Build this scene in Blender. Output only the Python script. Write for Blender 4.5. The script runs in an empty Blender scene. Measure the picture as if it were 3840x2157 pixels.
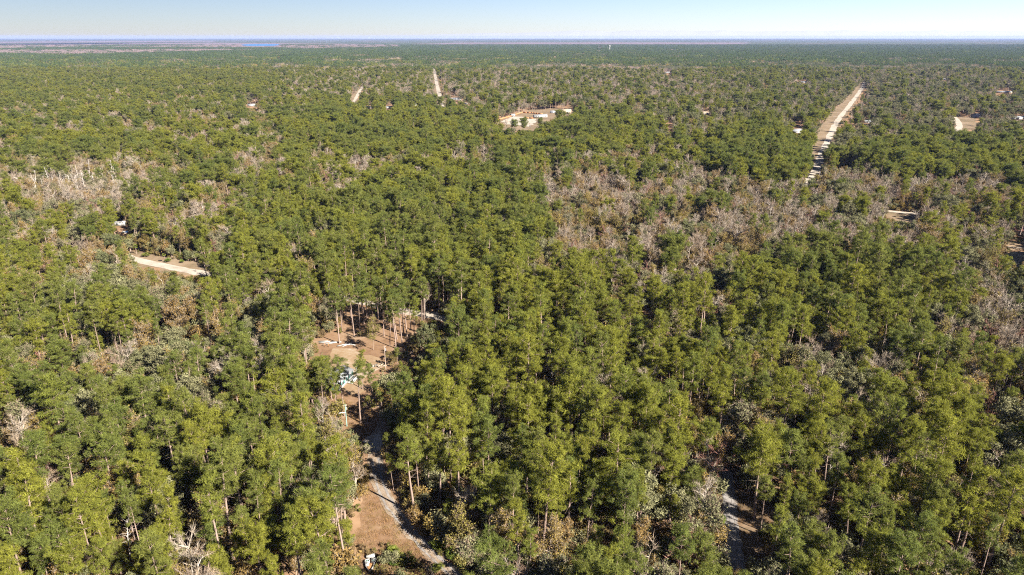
import bpy, bmesh, math
import numpy as np
from mathutils import Vector

# ------------------------------------------------------------------ camera, sky, sun, exposure
SC = bpy.context.scene
COL = SC.collection
F, CU, CV = 2643.0, 1920.0, 1078.5          # focal length and centre in photo pixels (3840 x 2157)
PITCH = math.radians(19.6)
CAM_H = 110.0
SUN_AZ, SUN_EL = math.radians(130.0), math.radians(37.0)   # azimuth clockwise from +Y

cam_d = bpy.data.cameras.new('camera')
cam = bpy.data.objects.new('camera', cam_d)
COL.objects.link(cam)
cam.location = (0, 0, CAM_H)
cam.rotation_euler = (math.pi / 2 - PITCH, 0, 0)
cam_d.sensor_width = 36.0
cam_d.lens = 36.0 * F / 3840.0
cam_d.clip_start = 1.0
cam_d.clip_end = 200000.0
SC.camera = cam

world = bpy.data.worlds.new('World')
SC.world = world
world.use_nodes = True
wn, wl = world.node_tree.nodes, world.node_tree.links
wn.clear()
sky = wn.new('ShaderNodeTexSky')
sky.sky_type = 'NISHITA'
sky.sun_disc = False
sky.sun_elevation = SUN_EL
sky.sun_rotation = -SUN_AZ
sky.altitude = 100.0
sky.air_density = 0.8
sky.dust_density = 0.1
sky.ozone_density = 3.5
bg = wn.new('ShaderNodeBackground')
bg.inputs['Strength'].default_value = 0.05
wo = wn.new('ShaderNodeOutputWorld')
wb = wn.new('ShaderNodeVectorMath')            # white balance of the whole sky
wb.operation = 'MULTIPLY'
wb.inputs[1].default_value = (0.52, 0.505, 0.575)
wl.new(sky.outputs[0], wb.inputs[0])
wl.new(wb.outputs[0], bg.inputs['Color'])
wl.new(bg.outputs[0], wo.inputs['Surface'])

sun_d = bpy.data.lights.new('sun', 'SUN')
sun_d.energy = 5.0
sun_d.angle = math.radians(0.5)
sun_d.color = (1.0, 0.94, 0.84)
sun = bpy.data.objects.new('sun', sun_d)
COL.objects.link(sun)
sv = Vector((math.sin(SUN_AZ) * math.cos(SUN_EL), math.cos(SUN_AZ) * math.cos(SUN_EL), math.sin(SUN_EL)))
sun.rotation_euler = sv.to_track_quat('Z', 'Y').to_euler()
sun.location = (0, 0, 300)

SC.view_settings.view_transform = 'Standard'
SC.view_settings.look = 'None'
SC.view_settings.gamma = 1.0
SC.view_settings.use_curve_mapping = False
SC.view_settings.exposure = 2.2
SC.render.engine = 'CYCLES'
SC.cycles.max_bounces = 6
SC.cycles.diffuse_bounces = 4
SC.cycles.sample_clamp_indirect = 2.0
SC.cycles.glossy_bounces = 2
SC.cycles.transmission_bounces = 3
SC.cycles.transparent_max_bounces = 8
SC.cycles.volume_bounces = 0
SC.cycles.use_denoising = False
SC.cycles.filter_width = 1.1

RNG = np.random.default_rng(7)


# ------------------------------------------------------------------ pixel <-> place
def ground(u, v, z=0.0):
    """the point at height z that photo pixel (u, v) looks at"""
    xc, yc = (u - CU) / F, -(v - CV) / F
    d = (xc, math.cos(PITCH) + yc * math.sin(PITCH), -math.sin(PITCH) + yc * math.cos(PITCH))
    t = (z - CAM_H) / d[2]
    return np.array((d[0] * t, d[1] * t, z))


def project(x, y, z):
    dz = z - CAM_H
    fw = y * math.cos(PITCH) - dz * math.sin(PITCH)
    up = y * math.sin(PITCH) + dz * math.cos(PITCH)
    return CU + F * x / fw, CV - F * up / fw


# ------------------------------------------------------------------ materials
def new_mat(name):
    m = bpy.data.materials.new(name)
    m.use_nodes = True
    m.node_tree.nodes.clear()
    return m, m.node_tree.nodes, m.node_tree.links


def plain(name, col, rough=0.8, var=0.15, scale=3.0, metallic=0.0):
    m, n, l = new_mat(name)
    out = n.new('ShaderNodeOutputMaterial')
    b = n.new('ShaderNodeBsdfPrincipled')
    b.inputs['Roughness'].default_value = rough
    b.inputs['Metallic'].default_value = metallic
    tc = n.new('ShaderNodeTexCoord')
    ns = n.new('ShaderNodeTexNoise')
    ns.inputs['Scale'].default_value = scale
    ns.inputs['Detail'].default_value = 5
    l.new(tc.outputs['Object'], ns.inputs['Vector'])
    r = n.new('ShaderNodeMapRange')
    r.inputs['From Min'].default_value = 0.3
    r.inputs['From Max'].default_value = 0.7
    r.inputs['To Min'].default_value = 1 - var
    r.inputs['To Max'].default_value = 1 + var
    l.new(ns.outputs['Fac'], r.inputs['Value'])
    mx = n.new('ShaderNodeVectorMath')
    mx.operation = 'SCALE'
    mx.inputs[0].default_value = col
    l.new(r.outputs[0], mx.inputs['Scale'])
    l.new(mx.outputs[0], b.inputs['Base Color'])
    l.new(b.outputs[0], out.inputs['Surface'])
    return m


def leafy(name, ca, cb, cc, trans=0.25, tint=0.5):
    """foliage: hue differs from plant to plant and from clump to clump"""
    m, n, l = new_mat(name)
    out = n.new('ShaderNodeOutputMaterial')
    oi = n.new('ShaderNodeObjectInfo')
    ramp = n.new('ShaderNodeValToRGB')
    e = ramp.color_ramp.elements
    e[0].color = (*ca, 1)
    e[0].position = 0.0
    e[1].color = (*cc, 1)
    e[1].position = 1.0
    k = e.new(0.5)
    k.color = (*cb, 1)
    l.new(oi.outputs['Random'], ramp.inputs['Fac'])
    at = n.new('ShaderNodeAttribute')
    at.attribute_name = 'tint'
    r = n.new('ShaderNodeMapRange')
    r.inputs['To Min'].default_value = 1 - tint
    r.inputs['To Max'].default_value = 1 + tint
    l.new(at.outputs['Fac'], r.inputs['Value'])
    mx = n.new('ShaderNodeVectorMath')
    mx.operation = 'SCALE'
    l.new(ramp.outputs['Color'], mx.inputs[0])
    l.new(r.outputs[0], mx.inputs['Scale'])
    d = n.new('ShaderNodeBsdfDiffuse')
    t = n.new('ShaderNodeBsdfTranslucent')
    mix = n.new('ShaderNodeMixShader')
    mix.inputs[0].default_value = trans
    l.new(mx.outputs[0], d.inputs['Color'])
    l.new(mx.outputs[0], t.inputs['Color'])
    l.new(d.outputs[0], mix.inputs[1])
    l.new(t.outputs[0], mix.inputs[2])
    l.new(mix.outputs[0], out.inputs['Surface'])
    return m


def earth(name, stops, scale, scale2=None, rough=0.95, bump=0.0):
    """ground colour: a ramp over two octaves of noise in metres"""
    m, n, l = new_mat(name)
    out = n.new('ShaderNodeOutputMaterial')
    b = n.new('ShaderNodeBsdfPrincipled')
    b.inputs['Roughness'].default_value = rough
    b.inputs['Specular IOR Level'].default_value = 0.15
    g = n.new('ShaderNodeNewGeometry')
    n1 = n.new('ShaderNodeTexNoise')
    n1.inputs['Scale'].default_value = scale
    n1.inputs['Detail'].default_value = 8
    n1.inputs['Roughness'].default_value = 0.65
    n2 = n.new('ShaderNodeTexNoise')
    n2.inputs['Scale'].default_value = scale2 or scale * 9
    n2.inputs['Detail'].default_value = 4
    l.new(g.outputs['Position'], n1.inputs['Vector'])
    l.new(g.outputs['Position'], n2.inputs['Vector'])
    ad = n.new('ShaderNodeMath')
    ad.operation = 'MULTIPLY_ADD'
    ad.inputs[1].default_value = 0.45
    l.new(n2.outputs['Fac'], ad.inputs[0])
    sb = n.new('ShaderNodeMath')
    sb.operation = 'MULTIPLY_ADD'
    sb.inputs[1].default_value = 1.0
    sb.inputs[2].default_value = -0.22
    l.new(n1.outputs['Fac'], sb.inputs[0])
    l.new(sb.outputs[0], ad.inputs[2])
    ramp = n.new('ShaderNodeValToRGB')
    e = ramp.color_ramp.elements
    e[0].position, e[0].color = stops[0][0], (*stops[0][1], 1)
    e[1].position, e[1].color = stops[-1][0], (*stops[-1][1], 1)
    for p, c in stops[1:-1]:
        k = e.new(p)
        k.color = (*c, 1)
    l.new(ad.outputs[0], ramp.inputs['Fac'])
    l.new(ramp.outputs['Color'], b.inputs['Base Color'])
    if bump:
        bp = n.new('ShaderNodeBump')
        bp.inputs['Strength'].default_value = 1.0
        bp.inputs['Distance'].default_value = bump
        l.new(ad.outputs[0], bp.inputs['Height'])
        l.new(bp.outputs[0], b.inputs['Normal'])
    l.new(b.outputs[0], out.inputs['Surface'])
    return m


M = {}
M['pine_yellow'] = leafy('pine_yellow', (0.172, 0.180, 0.032), (0.196, 0.196, 0.032), (0.154, 0.172, 0.036), 0.5)
M['pine_green'] = leafy('pine_green', (0.122, 0.144, 0.036), (0.142, 0.158, 0.038), (0.165, 0.172, 0.040), 0.5)
M['oak_leaf'] = leafy('oak_leaf', (0.105, 0.112, 0.050), (0.150, 0.142, 0.075), (0.155, 0.150, 0.078), 0.3)
M['plantation_shaded'] = leafy('plantation_shaded', (0.050, 0.078, 0.024), (0.062, 0.088, 0.026), (0.072, 0.094, 0.028), 0.3)  # dark far pine, with crown shade the sparse stands lack put into the colour
M['oak_shaded'] = leafy('oak_shaded', (0.070, 0.082, 0.038), (0.095, 0.098, 0.052), (0.110, 0.105, 0.062), 0.3)  # darker oak copy; the crown shade that far stands lack is painted in
M['ochre_leaf'] = leafy('ochre_leaf', (0.205, 0.160, 0.040), (0.200, 0.130, 0.050), (0.160, 0.145, 0.040), 0.35)
M['twig'] = leafy('twig', (0.19, 0.135, 0.088), (0.235, 0.195, 0.150), (0.155, 0.105, 0.075), 0.0, 0.35)
M['red_twig'] = leafy('red_twig', (0.17, 0.085, 0.065), (0.20, 0.11, 0.085), (0.15, 0.08, 0.065), 0.0, 0.3)
M['pale_wood'] = leafy('pale_wood', (0.27, 0.235, 0.195), (0.22, 0.185, 0.15), (0.31, 0.275, 0.235), 0.0, 0.2)
M['snag_wood'] = leafy('snag_wood', (0.33, 0.295, 0.26), (0.27, 0.24, 0.21), (0.37, 0.335, 0.30), 0.0, 0.2)
M['swamp_twig'] = leafy('swamp_twig', (0.15, 0.112, 0.100), (0.17, 0.132, 0.118), (0.135, 0.10, 0.088), 0.0, 0.3)
M['bark'] = leafy('bark', (0.175, 0.125, 0.10), (0.225, 0.165, 0.135), (0.14, 0.10, 0.08), 0.0, 0.3)
M['palm_leaf'] = leafy('palm_leaf', (0.07, 0.105, 0.02), (0.10, 0.12, 0.02), (0.12, 0.125, 0.03), 0.2)
M['bush_leaf'] = leafy('bush_leaf', (0.125, 0.130, 0.034), (0.180, 0.145, 0.050), (0.205, 0.142, 0.076), 0.45)
M['dry_blade'] = leafy('dry_blade', (0.22, 0.135, 0.06), (0.20, 0.11, 0.052), (0.17, 0.13, 0.045), 0.2)
M['floor'] = earth('floor', [(0.3, (0.05, 0.035, 0.022)), (0.5, (0.10, 0.07, 0.042)), (0.7, (0.15, 0.10, 0.06))], 0.09)
M['straw'] = earth('straw', [(0.28, (0.08, 0.045, 0.025)), (0.45, (0.135, 0.08, 0.045)), (0.58, (0.16, 0.10, 0.058)), (0.75, (0.19, 0.14, 0.095))], 0.07, bump=0.05)
M['yard'] = earth('yard', [(0.3, (0.135, 0.085, 0.048)), (0.48, (0.175, 0.12, 0.07)), (0.6, (0.20, 0.15, 0.10)), (0.72, (0.27, 0.235, 0.20))], 0.08)
M['sand'] = earth('sand', [(0.3, (0.18, 0.15, 0.115)), (0.5, (0.25, 0.215, 0.175)), (0.7, (0.30, 0.265, 0.225))], 0.15)
M['track'] = earth('track', [(0.3, (0.11, 0.072, 0.042)), (0.5, (0.165, 0.125, 0.09)), (0.7, (0.22, 0.185, 0.15))], 0.25)
M['grey_track'] = earth('grey_track', [(0.3, (0.12, 0.105, 0.095)), (0.5, (0.165, 0.15, 0.14)), (0.7, (0.21, 0.195, 0.18))], 0.3)
M['verge'] = earth('verge', [(0.3, (0.075, 0.06, 0.032)), (0.5, (0.13, 0.092, 0.056)), (0.7, (0.175, 0.13, 0.085))], 0.05)
M['marsh'] = earth('marsh', [(0.34, (0.035, 0.038, 0.022)), (0.42, (0.085, 0.062, 0.055)), (0.54, (0.13, 0.092, 0.084)), (0.66, (0.10, 0.076, 0.066))], 0.0016, 0.006)
M['white_paint'] = plain('white_paint', (0.30, 0.295, 0.28), 0.5, 0.06)
M['tan_paint'] = plain('tan_paint', (0.26, 0.20, 0.14), 0.6, 0.08)
M['teal_paint'] = plain('teal_paint', (0.035, 0.15, 0.135), 0.55, 0.1)
M['metal_roof'] = plain('metal_roof', (0.19, 0.195, 0.20), 0.4, 0.12, 1.0)
M['grey_roof'] = plain('grey_roof', (0.33, 0.33, 0.34), 0.7, 0.2, 1.0)
M['red_roof'] = plain('red_roof', (0.16, 0.06, 0.045), 0.7, 0.2, 1.0)
M['fence_wood'] = plain('fence_wood', (0.30, 0.14, 0.055), 0.8, 0.2)
M['old_wood'] = plain('old_wood', (0.33, 0.27, 0.21), 0.85, 0.2)
M['pole_wood'] = plain('pole_wood', (0.25, 0.19, 0.15), 0.85, 0.2)
M['green_pole'] = plain('green_pole', (0.17, 0.27, 0.23), 0.7, 0.2)
M['glass'] = plain('glass', (0.03, 0.04, 0.05), 0.12, 0.05)
M['dark'] = plain('dark', (0.03, 0.03, 0.03), 0.7, 0.1)
M['grey_metal'] = plain('grey_metal', (0.40, 0.42, 0.44), 0.35, 0.1, 2.0, 0.6)
M['orange'] = plain('orange', (0.55, 0.09, 0.03), 0.6, 0.1)
M['blue_tarp'] = plain('blue_tarp', (0.06, 0.16, 0.42), 0.5, 0.1)


def water_mat(name, col, rough):
    m, n, l = new_mat(name)
    out = n.new('ShaderNodeOutputMaterial')
    b = n.new('ShaderNodeBsdfPrincipled')
    b.inputs['Base Color'].default_value = (*col, 1)
    b.inputs['Roughness'].default_value = rough
    b.inputs['IOR'].default_value = 1.33
    b.inputs['Specular IOR Level'].default_value = 0.25
    ns = n.new('ShaderNodeTexNoise')
    ns.inputs['Scale'].default_value = 0.8
    g = n.new('ShaderNodeNewGeometry')
    l.new(g.outputs['Position'], ns.inputs['Vector'])
    bp = n.new('ShaderNodeBump')
    bp.inputs['Distance'].default_value = 0.04
    l.new(ns.outputs['Fac'], bp.inputs['Height'])
    l.new(bp.outputs[0], b.inputs['Normal'])
    l.new(b.outputs[0], out.inputs['Surface'])
    return m


M['pond'] = water_mat('pond', (0.010, 0.012, 0.010), 0.4)
M['lake'] = water_mat('lake', (0.03, 0.10, 0.22), 0.3)

# ground sheet: leaf litter near by; far off, woods too distant to tell apart, crown shade put into their colour
gm, n, l = new_mat('ground')
out = n.new('ShaderNodeOutputMaterial')
b = n.new('ShaderNodeBsdfDiffuse')
g = n.new('ShaderNodeNewGeometry')


def noise(sc, det=6, stretch=None):
    t = n.new('ShaderNodeTexNoise')
    t.inputs['Scale'].default_value = sc
    t.inputs['Detail'].default_value = det
    t.inputs['Roughness'].default_value = 0.6
    l.new(g.outputs['Position'], t.inputs['Vector'])
    return t.outputs['Fac']


def ramp2(fac, stops):
    r = n.new('ShaderNodeValToRGB')
    e = r.color_ramp.elements
    e[0].position, e[0].color = stops[0][0], (*stops[0][1], 1)
    e[1].position, e[1].color = stops[-1][0], (*stops[-1][1], 1)
    for p, c in stops[1:-1]:
        k = e.new(p)
        k.color = (*c, 1)
    l.new(fac, r.inputs['Fac'])
    return r.outputs['Color']


near_c = ramp2(noise(0.09, 8), [(0.3, (0.11, 0.068, 0.04)), (0.5, (0.18, 0.112, 0.066)), (0.7, (0.23, 0.15, 0.09))])
far_c = ramp2(noise(0.0011, 9), [(0.34, (0.030, 0.042, 0.014)), (0.5, (0.045, 0.058, 0.020)), (0.58, (0.070, 0.060, 0.034)), (0.68, (0.12, 0.085, 0.065))])
sx = n.new('ShaderNodeSeparateXYZ')
l.new(g.outputs['Position'], sx.inputs[0])
mr = n.new('ShaderNodeMapRange')
mr.inputs['From Min'].default_value = 3000
mr.inputs['From Max'].default_value = 6500
l.new(sx.outputs['Y'], mr.inputs['Value'])
mc = n.new('ShaderNodeMix')
mc.data_type = 'RGBA'
l.new(mr.outputs[0], mc.inputs['Factor'])
l.new(near_c, mc.inputs[6])
l.new(far_c, mc.inputs[7])
l.new(mc.outputs[2], b.inputs['Color'])
l.new(b.outputs[0], out.inputs['Surface'])
M['ground'] = gm


# ------------------------------------------------------------------ mesh helpers
class Geo:
    """triangles with a 'tint' per vertex and a material slot per face"""

    def __init__(self):
        self.v, self.f, self.t, self.m, self.n = [], [], [], [], 0

    def add(self, verts, faces, tint=0.5, slot=0):
        verts = np.asarray(verts, float).reshape(-1, 3)
        faces = np.asarray(faces, np.int64).reshape(-1, 3)
        self.v.append(verts)
        self.f.append(faces + self.n)
        self.t.append(np.broadcast_to(np.asarray(tint, float), (len(verts),)))
        self.m.append(np.full(len(faces), slot))
        self.n += len(verts)
        return self

    def tube(self, pts, rad, sides=5, slot=0, tint=0.5):
        pts = np.asarray(pts, float)
        rad = np.asarray(rad, float)
        d = pts[-1] - pts[0]
        d = d / (np.linalg.norm(d) + 1e-9)
        a = np.cross(d, (0, 0, 1.0) if abs(d[2]) < 0.9 else (1.0, 0, 0))
        a /= np.linalg.norm(a)
        b = np.cross(d, a)
        ang = np.arange(sides) * 2 * math.pi / sides
        ring = np.cos(ang)[:, None] * a + np.sin(ang)[:, None] * b
        k = len(pts)
        v = (pts[:, None, :] + ring[None] * rad[:, None, None]).reshape(-1, 3)
        f = []
        for i in range(k - 1):
            for j in range(sides):
                q = (j + 1) % sides
                A, B, C, D = i * sides + j, i * sides + q, (i + 1) * sides + q, (i + 1) * sides + j
                f += [(A, B, C), (A, C, D)]
        return self.add(v, f, tint, slot)

    def tris(self, c, d, s, length, width, tint, slot=0, lean=0.0):
        """one blade each: base centre c, direction d, side s"""
        nn = len(c)
        v = np.empty((nn, 3, 3))
        v[:, 0] = c - s * (width / 2)[:, None]
        v[:, 1] = c + s * (width / 2)[:, None]
        v[:, 2] = c + d * length[:, None]
        return self.add(v.reshape(-1, 3), np.arange(nn * 3).reshape(-1, 3), np.repeat(tint, 3), slot)

    def box(self, c, size, slot=0, rz=0.0, rx=0.0, tint=0.5):
        c = np.asarray(c, float)
        h = np.asarray(size, float) / 2
        p = np.array([(x, y, z) for x in (-1, 1) for y in (-1, 1) for z in (-1, 1)], float) * h
        if rx:
            cs, sn = math.cos(rx), math.sin(rx)
            p = np.stack([p[:, 0], p[:, 1] * cs - p[:, 2] * sn, p[:, 1] * sn + p[:, 2] * cs], 1)
        cs, sn = math.cos(rz), math.sin(rz)
        p = np.stack([p[:, 0] * cs - p[:, 1] * sn, p[:, 0] * sn + p[:, 1] * cs, p[:, 2]], 1)
        q = [(0, 1, 3, 2), (4, 6, 7, 5), (0, 4, 5, 1), (2, 3, 7, 6), (0, 2, 6, 4), (1, 5, 7, 3)]
        f = []
        for a, b_, c_, d in q:
            f += [(a, b_, c_), (a, c_, d)]
        return self.add(p + c, f, tint, slot)

    def join(self, other, slot_shift=0):
        for v, f, t, m_ in zip(*other.arrays()):
            pass
        return self

    def arrays(self):
        return (np.concatenate(self.v), np.concatenate(self.f), np.concatenate(self.t), np.concatenate(self.m))

    def mesh(self, name, mats):
        v, f, t, mi = self.arrays()
        me = bpy.data.meshes.new(name)
        me.vertices.add(len(v))
        me.vertices.foreach_set('co', v.astype(np.float32).ravel())
        me.loops.add(len(f) * 3)
        me.loops.foreach_set('vertex_index', f.astype(np.int32).ravel())
        me.polygons.add(len(f))
        me.polygons.foreach_set('loop_start', np.arange(0, len(f) * 3, 3, dtype=np.int32))
        for m_ in mats:
            me.materials.append(M[m_])
        if len(mats) > 1:
            me.polygons.foreach_set('material_index', mi.astype(np.int32))
        at = me.attributes.new('tint', 'FLOAT', 'POINT')
        at.data.foreach_set('value', t.astype(np.float32))
        me.update(calc_edges=True)
        return me


def link(name, data, parent=None):
    o = bpy.data.objects.new(name, data)
    COL.objects.link(o)
    if parent is not None:
        o.parent = parent
    return o


def thing(name, label, cat, loc=(0, 0, 0), rz=0.0, group=None):
    o = link(name, None)
    o.empty_display_size = 0.3
    o.location = loc
    o.rotation_euler = (0, 0, rz)
    tag(o, label, cat, group)
    return o


def tag(o, label, cat, group=None):
    o['label'] = label
    o['category'] = cat
    if group:
        o['group'] = group
    return o


def unit(rng, k, up=0.0):
    d = rng.normal(size=(k, 3))
    d[:, 2] += up
    return d / np.linalg.norm(d, axis=1)[:, None]


def side_of(rng, d):
    s = np.cross(d, rng.normal(size=d.shape))
    return s / (np.linalg.norm(s, axis=1)[:, None] + 1e-9)


# ------------------------------------------------------------------ the setting
def sheet(name, pts, z, mat, jitter=0.0, kind='structure', step=4.0, seed=1):
    """a flat piece of ground with an uneven edge"""
    rng = np.random.default_rng(seed)
    p = np.asarray(pts, float)[:, :2]
    ring = []
    for i in range(len(p)):
        a, b_ = p[i], p[(i + 1) % len(p)]
        k = max(1, int(np.linalg.norm(b_ - a) / step))
        for j in range(k):
            q = a + (b_ - a) * j / k
            ring.append(q + rng.normal(size=2) * jitter)
    bm = bmesh.new()
    vs = [bm.verts.new((q[0], q[1], z)) for q in ring]
    fc = bm.faces.new(vs)
    bmesh.ops.triangulate(bm, faces=[fc])
    bm.normal_update()
    for fa in bm.faces:
        if fa.normal.z < 0:
            fa.normal_flip()
    me = bpy.data.meshes.new(name)
    bm.to_mesh(me)
    bm.free()
    me.materials.append(M[mat])
    o = link(name, me)
    o['kind'] = kind
    return o


def smooth_line(pts, step):
    p = np.asarray(pts, float)
    outp = []
    ext = np.vstack([2 * p[0] - p[1], p, 2 * p[-1] - p[-2]])
    for i in range(1, len(ext) - 2):
        a, b_, c, d = ext[i - 1], ext[i], ext[i + 1], ext[i + 2]
        k = max(2, int(np.linalg.norm(c - b_) / step))
        for j in range(k):
            t = j / k
            outp.append(0.5 * ((2 * b_) + (-a + c) * t + (2 * a - 5 * b_ + 4 * c - d) * t * t + (-a + 3 * b_ - 3 * c + d) * t ** 3))
    outp.append(p[-1])
    return np.array(outp)


def strip(name, px, width, z, mat, step=3.0, wob=0.25, seed=3, pts=None):
    """a road or track along photo pixels, laid on the ground"""
    rng = np.random.default_rng(seed)
    p = np.array([ground(*q)[:2] for q in px]) if pts is None else np.asarray(pts, float)
    c = smooth_line(p, step)
    t = np.gradient(c, axis=0)
    t /= np.linalg.norm(t, axis=1)[:, None]
    nrm = np.stack([-t[:, 1], t[:, 0]], 1)
    w = np.asarray(width) / 2 if np.isscalar(width) else np.interp(np.linspace(0, 1, len(c)), np.linspace(0, 1, len(width)), width) / 2
    L = c + nrm * (w + rng.normal(size=len(c)) * wob)[..., None]
    R = c - nrm * (w + rng.normal(size=len(c)) * wob)[..., None]
    k = len(c)
    v = np.zeros((2 * k, 3))
    v[:k, :2], v[k:, :2], v[:, 2] = L, R, z
    f = []
    for i in range(k - 1):
        f += [(i, k + i, k + i + 1), (i, k + i + 1, i + 1)]
    o = link(name, Geo().add(v, f).mesh(name, [mat]))
    o['kind'] = 'structure'
    return c


FAR = 42000.0
gnd = link('ground', Geo().add([(-60000, -400, 0), (60000, -400, 0), (60000, FAR, 0), (-60000, FAR, 0)], [(0, 1, 2), (0, 2, 3)]).mesh('ground', ['ground']))
gnd['kind'] = 'structure'


def px_sheet(name, px, z, mat, jitter=0.0, step=4.0, seed=1):
    return sheet(name, [ground(*q) for q in px], z, mat, jitter, 'structure', step, seed)


# windows: where the photograph looks through to bare ground, water or a building
W_DRIVE = [(1352, 2010), (1380, 1870), (1405, 1770), (1395, 1700), (1370, 1651), (1310, 1601), (1285, 1560), (1300, 1500), (1400, 1540), (1440, 1590), (1429, 1640), (1424, 1716), (1432, 1785), (1479, 1875), (1529, 1964), (1618, 2049), (1735, 2165), (1640, 2165), (1560, 2085), (1500, 2040), (1420, 2050), (1355, 2040)]
W_YARD = [(1199, 1285), (1215, 1262), (1290, 1250), (1380, 1275), (1440, 1310), (1446, 1370), (1404, 1400), (1390, 1440), (1360, 1480), (1320, 1500), (1275, 1480), (1270, 1440), (1255, 1400), (1249, 1348), (1225, 1310)]
W_ROAD_L = [(479, 941), (545, 949), (607, 960), (752, 988), (780, 1028), (711, 1030), (607, 1009), (524, 994)]
W_ROAD_M = [(1485, 1152), (1600, 1172), (1690, 1190), (1680, 1204), (1590, 1188), (1480, 1170)]
W_ROAD_M2 = [(1290, 1112), (1400, 1132), (1400, 1148), (1285, 1126)]
W_TRACK = [(2705, 1752), (2735, 1760), (2770, 1830), (2840, 1870), (2820, 1950), (2850, 2090), (2730, 2110), (2722, 1940), (2712, 1835)]
W_ROAD_R = [(3012, 692), (3044, 633), (3048, 560), (3070, 495), (3124, 418), (3190, 352), (3221, 315), (3246, 312), (3238, 345), (3194, 403), (3139, 458), (3121, 520), (3088, 560), (3084, 619), (3053, 688)]
W_ROAD_C = [(1621, 252), (1622, 308), (1630, 358), (1637, 400), (1668, 400), (1649, 338), (1637, 284), (1626, 252)]
W_ROAD_W = [(1310, 376), (1353, 326), (1361, 329), (1337, 383)]
W_MID = [(1861, 452), (1961, 420), (2019, 409), (2135, 411), (2150, 421), (2086, 446), (2030, 458), (1998, 488), (1877, 486)]
W_ROAD_E = [(3577, 439), (3652, 446), (3656, 484), (3588, 485)]
W_ROAD_P = [(3315, 787), (3447, 800), (3442, 822), (3408, 831), (3336, 812)]
W_POND = [(3770, 955), (3800, 945), (3850, 942), (3850, 1000), (3805, 992)]
W_LAKE = [(905, 162), (1052, 162), (1052, 175), (905, 175)]
W_SCREEN = [(1290, 1150), (1420, 1180), (1560, 1215), (1560, 1250), (1480, 1290), (1440, 1330), (1280, 1290)]
W_BANK = [(3775, 915), (3850, 915), (3850, 940), (3775, 930)]
WINDOWS = [W_DRIVE, W_YARD, W_ROAD_L, W_ROAD_M, W_ROAD_M2, W_TRACK, W_ROAD_R, W_ROAD_C, W_ROAD_W, W_MID, W_ROAD_E, W_ROAD_P, W_POND, W_BANK, W_LAKE]

px_sheet('grass_clearing', [(1300, 2300), (1340, 2010), (1360, 1870), (1380, 1770), (1350, 1660), (1290, 1610), (1250, 1560), (1290, 1490), (1420, 1530), (1470, 1590), (1450, 1640), (1440, 1716), (1440, 1785), (1479, 1850), (1540, 1964), (1640, 2049), (1800, 2200), (1750, 2300)], 0.03, 'straw', 0.7, 3.0, 11)
px_sheet('yard', [(1130, 1300), (1180, 1180), (1240, 1110), (1404, 1140), (1640, 1200), (1640, 1260), (1540, 1310), (1480, 1380), (1440, 1480), (1420, 1535), (1280, 1500), (1150, 1490), (1120, 1400)], 0.05, 'straw', 1.0, 4.0, 12)
px_sheet('worn_yard', [(1215, 1330), (1235, 1308), (1320, 1310), (1360, 1330), (1440, 1345), (1446, 1365), (1400, 1390), (1360, 1470), (1310, 1490), (1230, 1400)], 0.07, 'yard', 1.3, 3.0, 13)
strip('driveway', [(1850, 2300), (1700, 2157), (1600, 2060), (1510, 1955), (1445, 1865), (1416, 1785), (1408, 1720), (1400, 1660), (1425, 1610), (1440, 1560), (1430, 1510)], [3.4, 3.2, 3.0, 3.0, 3.2, 3.6, 4.0, 4.2, 3.4, 2.6, 2.0], 0.09, 'track', 2.0, 0.3, 21)
def ruts(name, px, mat, seed):
    c = smooth_line([ground(*q)[:2] for q in px], 2.0)
    t_ = np.gradient(c, axis=0)
    t_ /= np.linalg.norm(t_, axis=1)[:, None]
    nr = np.stack([-t_[:, 1], t_[:, 0]], 1)
    for k_, s_ in enumerate((-0.85, 0.85)):
        strip(name, None, 0.55, 0.125, mat, 2.0, 0.12, seed + k_, pts=(c + nr * s_)[::3])


ruts('wheel_rut', [(1850, 2300), (1700, 2157), (1600, 2060), (1510, 1955), (1445, 1865), (1416, 1785), (1408, 1720)], 'grey_track', 61)
ruts('wheel_rut', [(2800, 2300), (2770, 2157), (2758, 2080), (2744, 1980), (2738, 1900), (2728, 1840), (2718, 1780)], 'grey_track', 63)
px_sheet('sand_patch', [(1365, 1655), (1385, 1636), (1420, 1625), (1432, 1650), (1425, 1690), (1395, 1695)], 0.12, 'sand', 0.3, 1.5, 22)
strip('limestone_road', [(300, 900), (430, 952), (545, 983), (650, 1005), (770, 1028), (960, 1060), (1180, 1098), (1310, 1120), (1500, 1163), (1600, 1180), (1690, 1198), (2000, 1262), (2300, 1330)], 6.5, 0.10, 'sand', 4.0, 0.4, 23)
px_sheet('road_verge', [(440, 930), (545, 945), (620, 955), (780, 990), (900, 1015), (800, 1042), (690, 1030), (590, 1010), (500, 990)], 0.04, 'verge', 1.5, 5.0, 24)
strip('shaded_track', [(2800, 2300), (2770, 2157), (2758, 2080), (2744, 1980), (2738, 1900), (2728, 1840), (2718, 1780), (2712, 1740), (2720, 1690)], 3.2, 0.08, 'grey_track', 2.0, 0.25, 25)
px_sheet('track_verge', [(2690, 2300), (2705, 2090), (2705, 1940), (2700, 1835), (2690, 1740), (2760, 1740), (2810, 1810), (2930, 1835), (2910, 1935), (2940, 2090), (2960, 2300)], 0.04, 'floor', 0.6, 3.0, 26)


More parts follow.
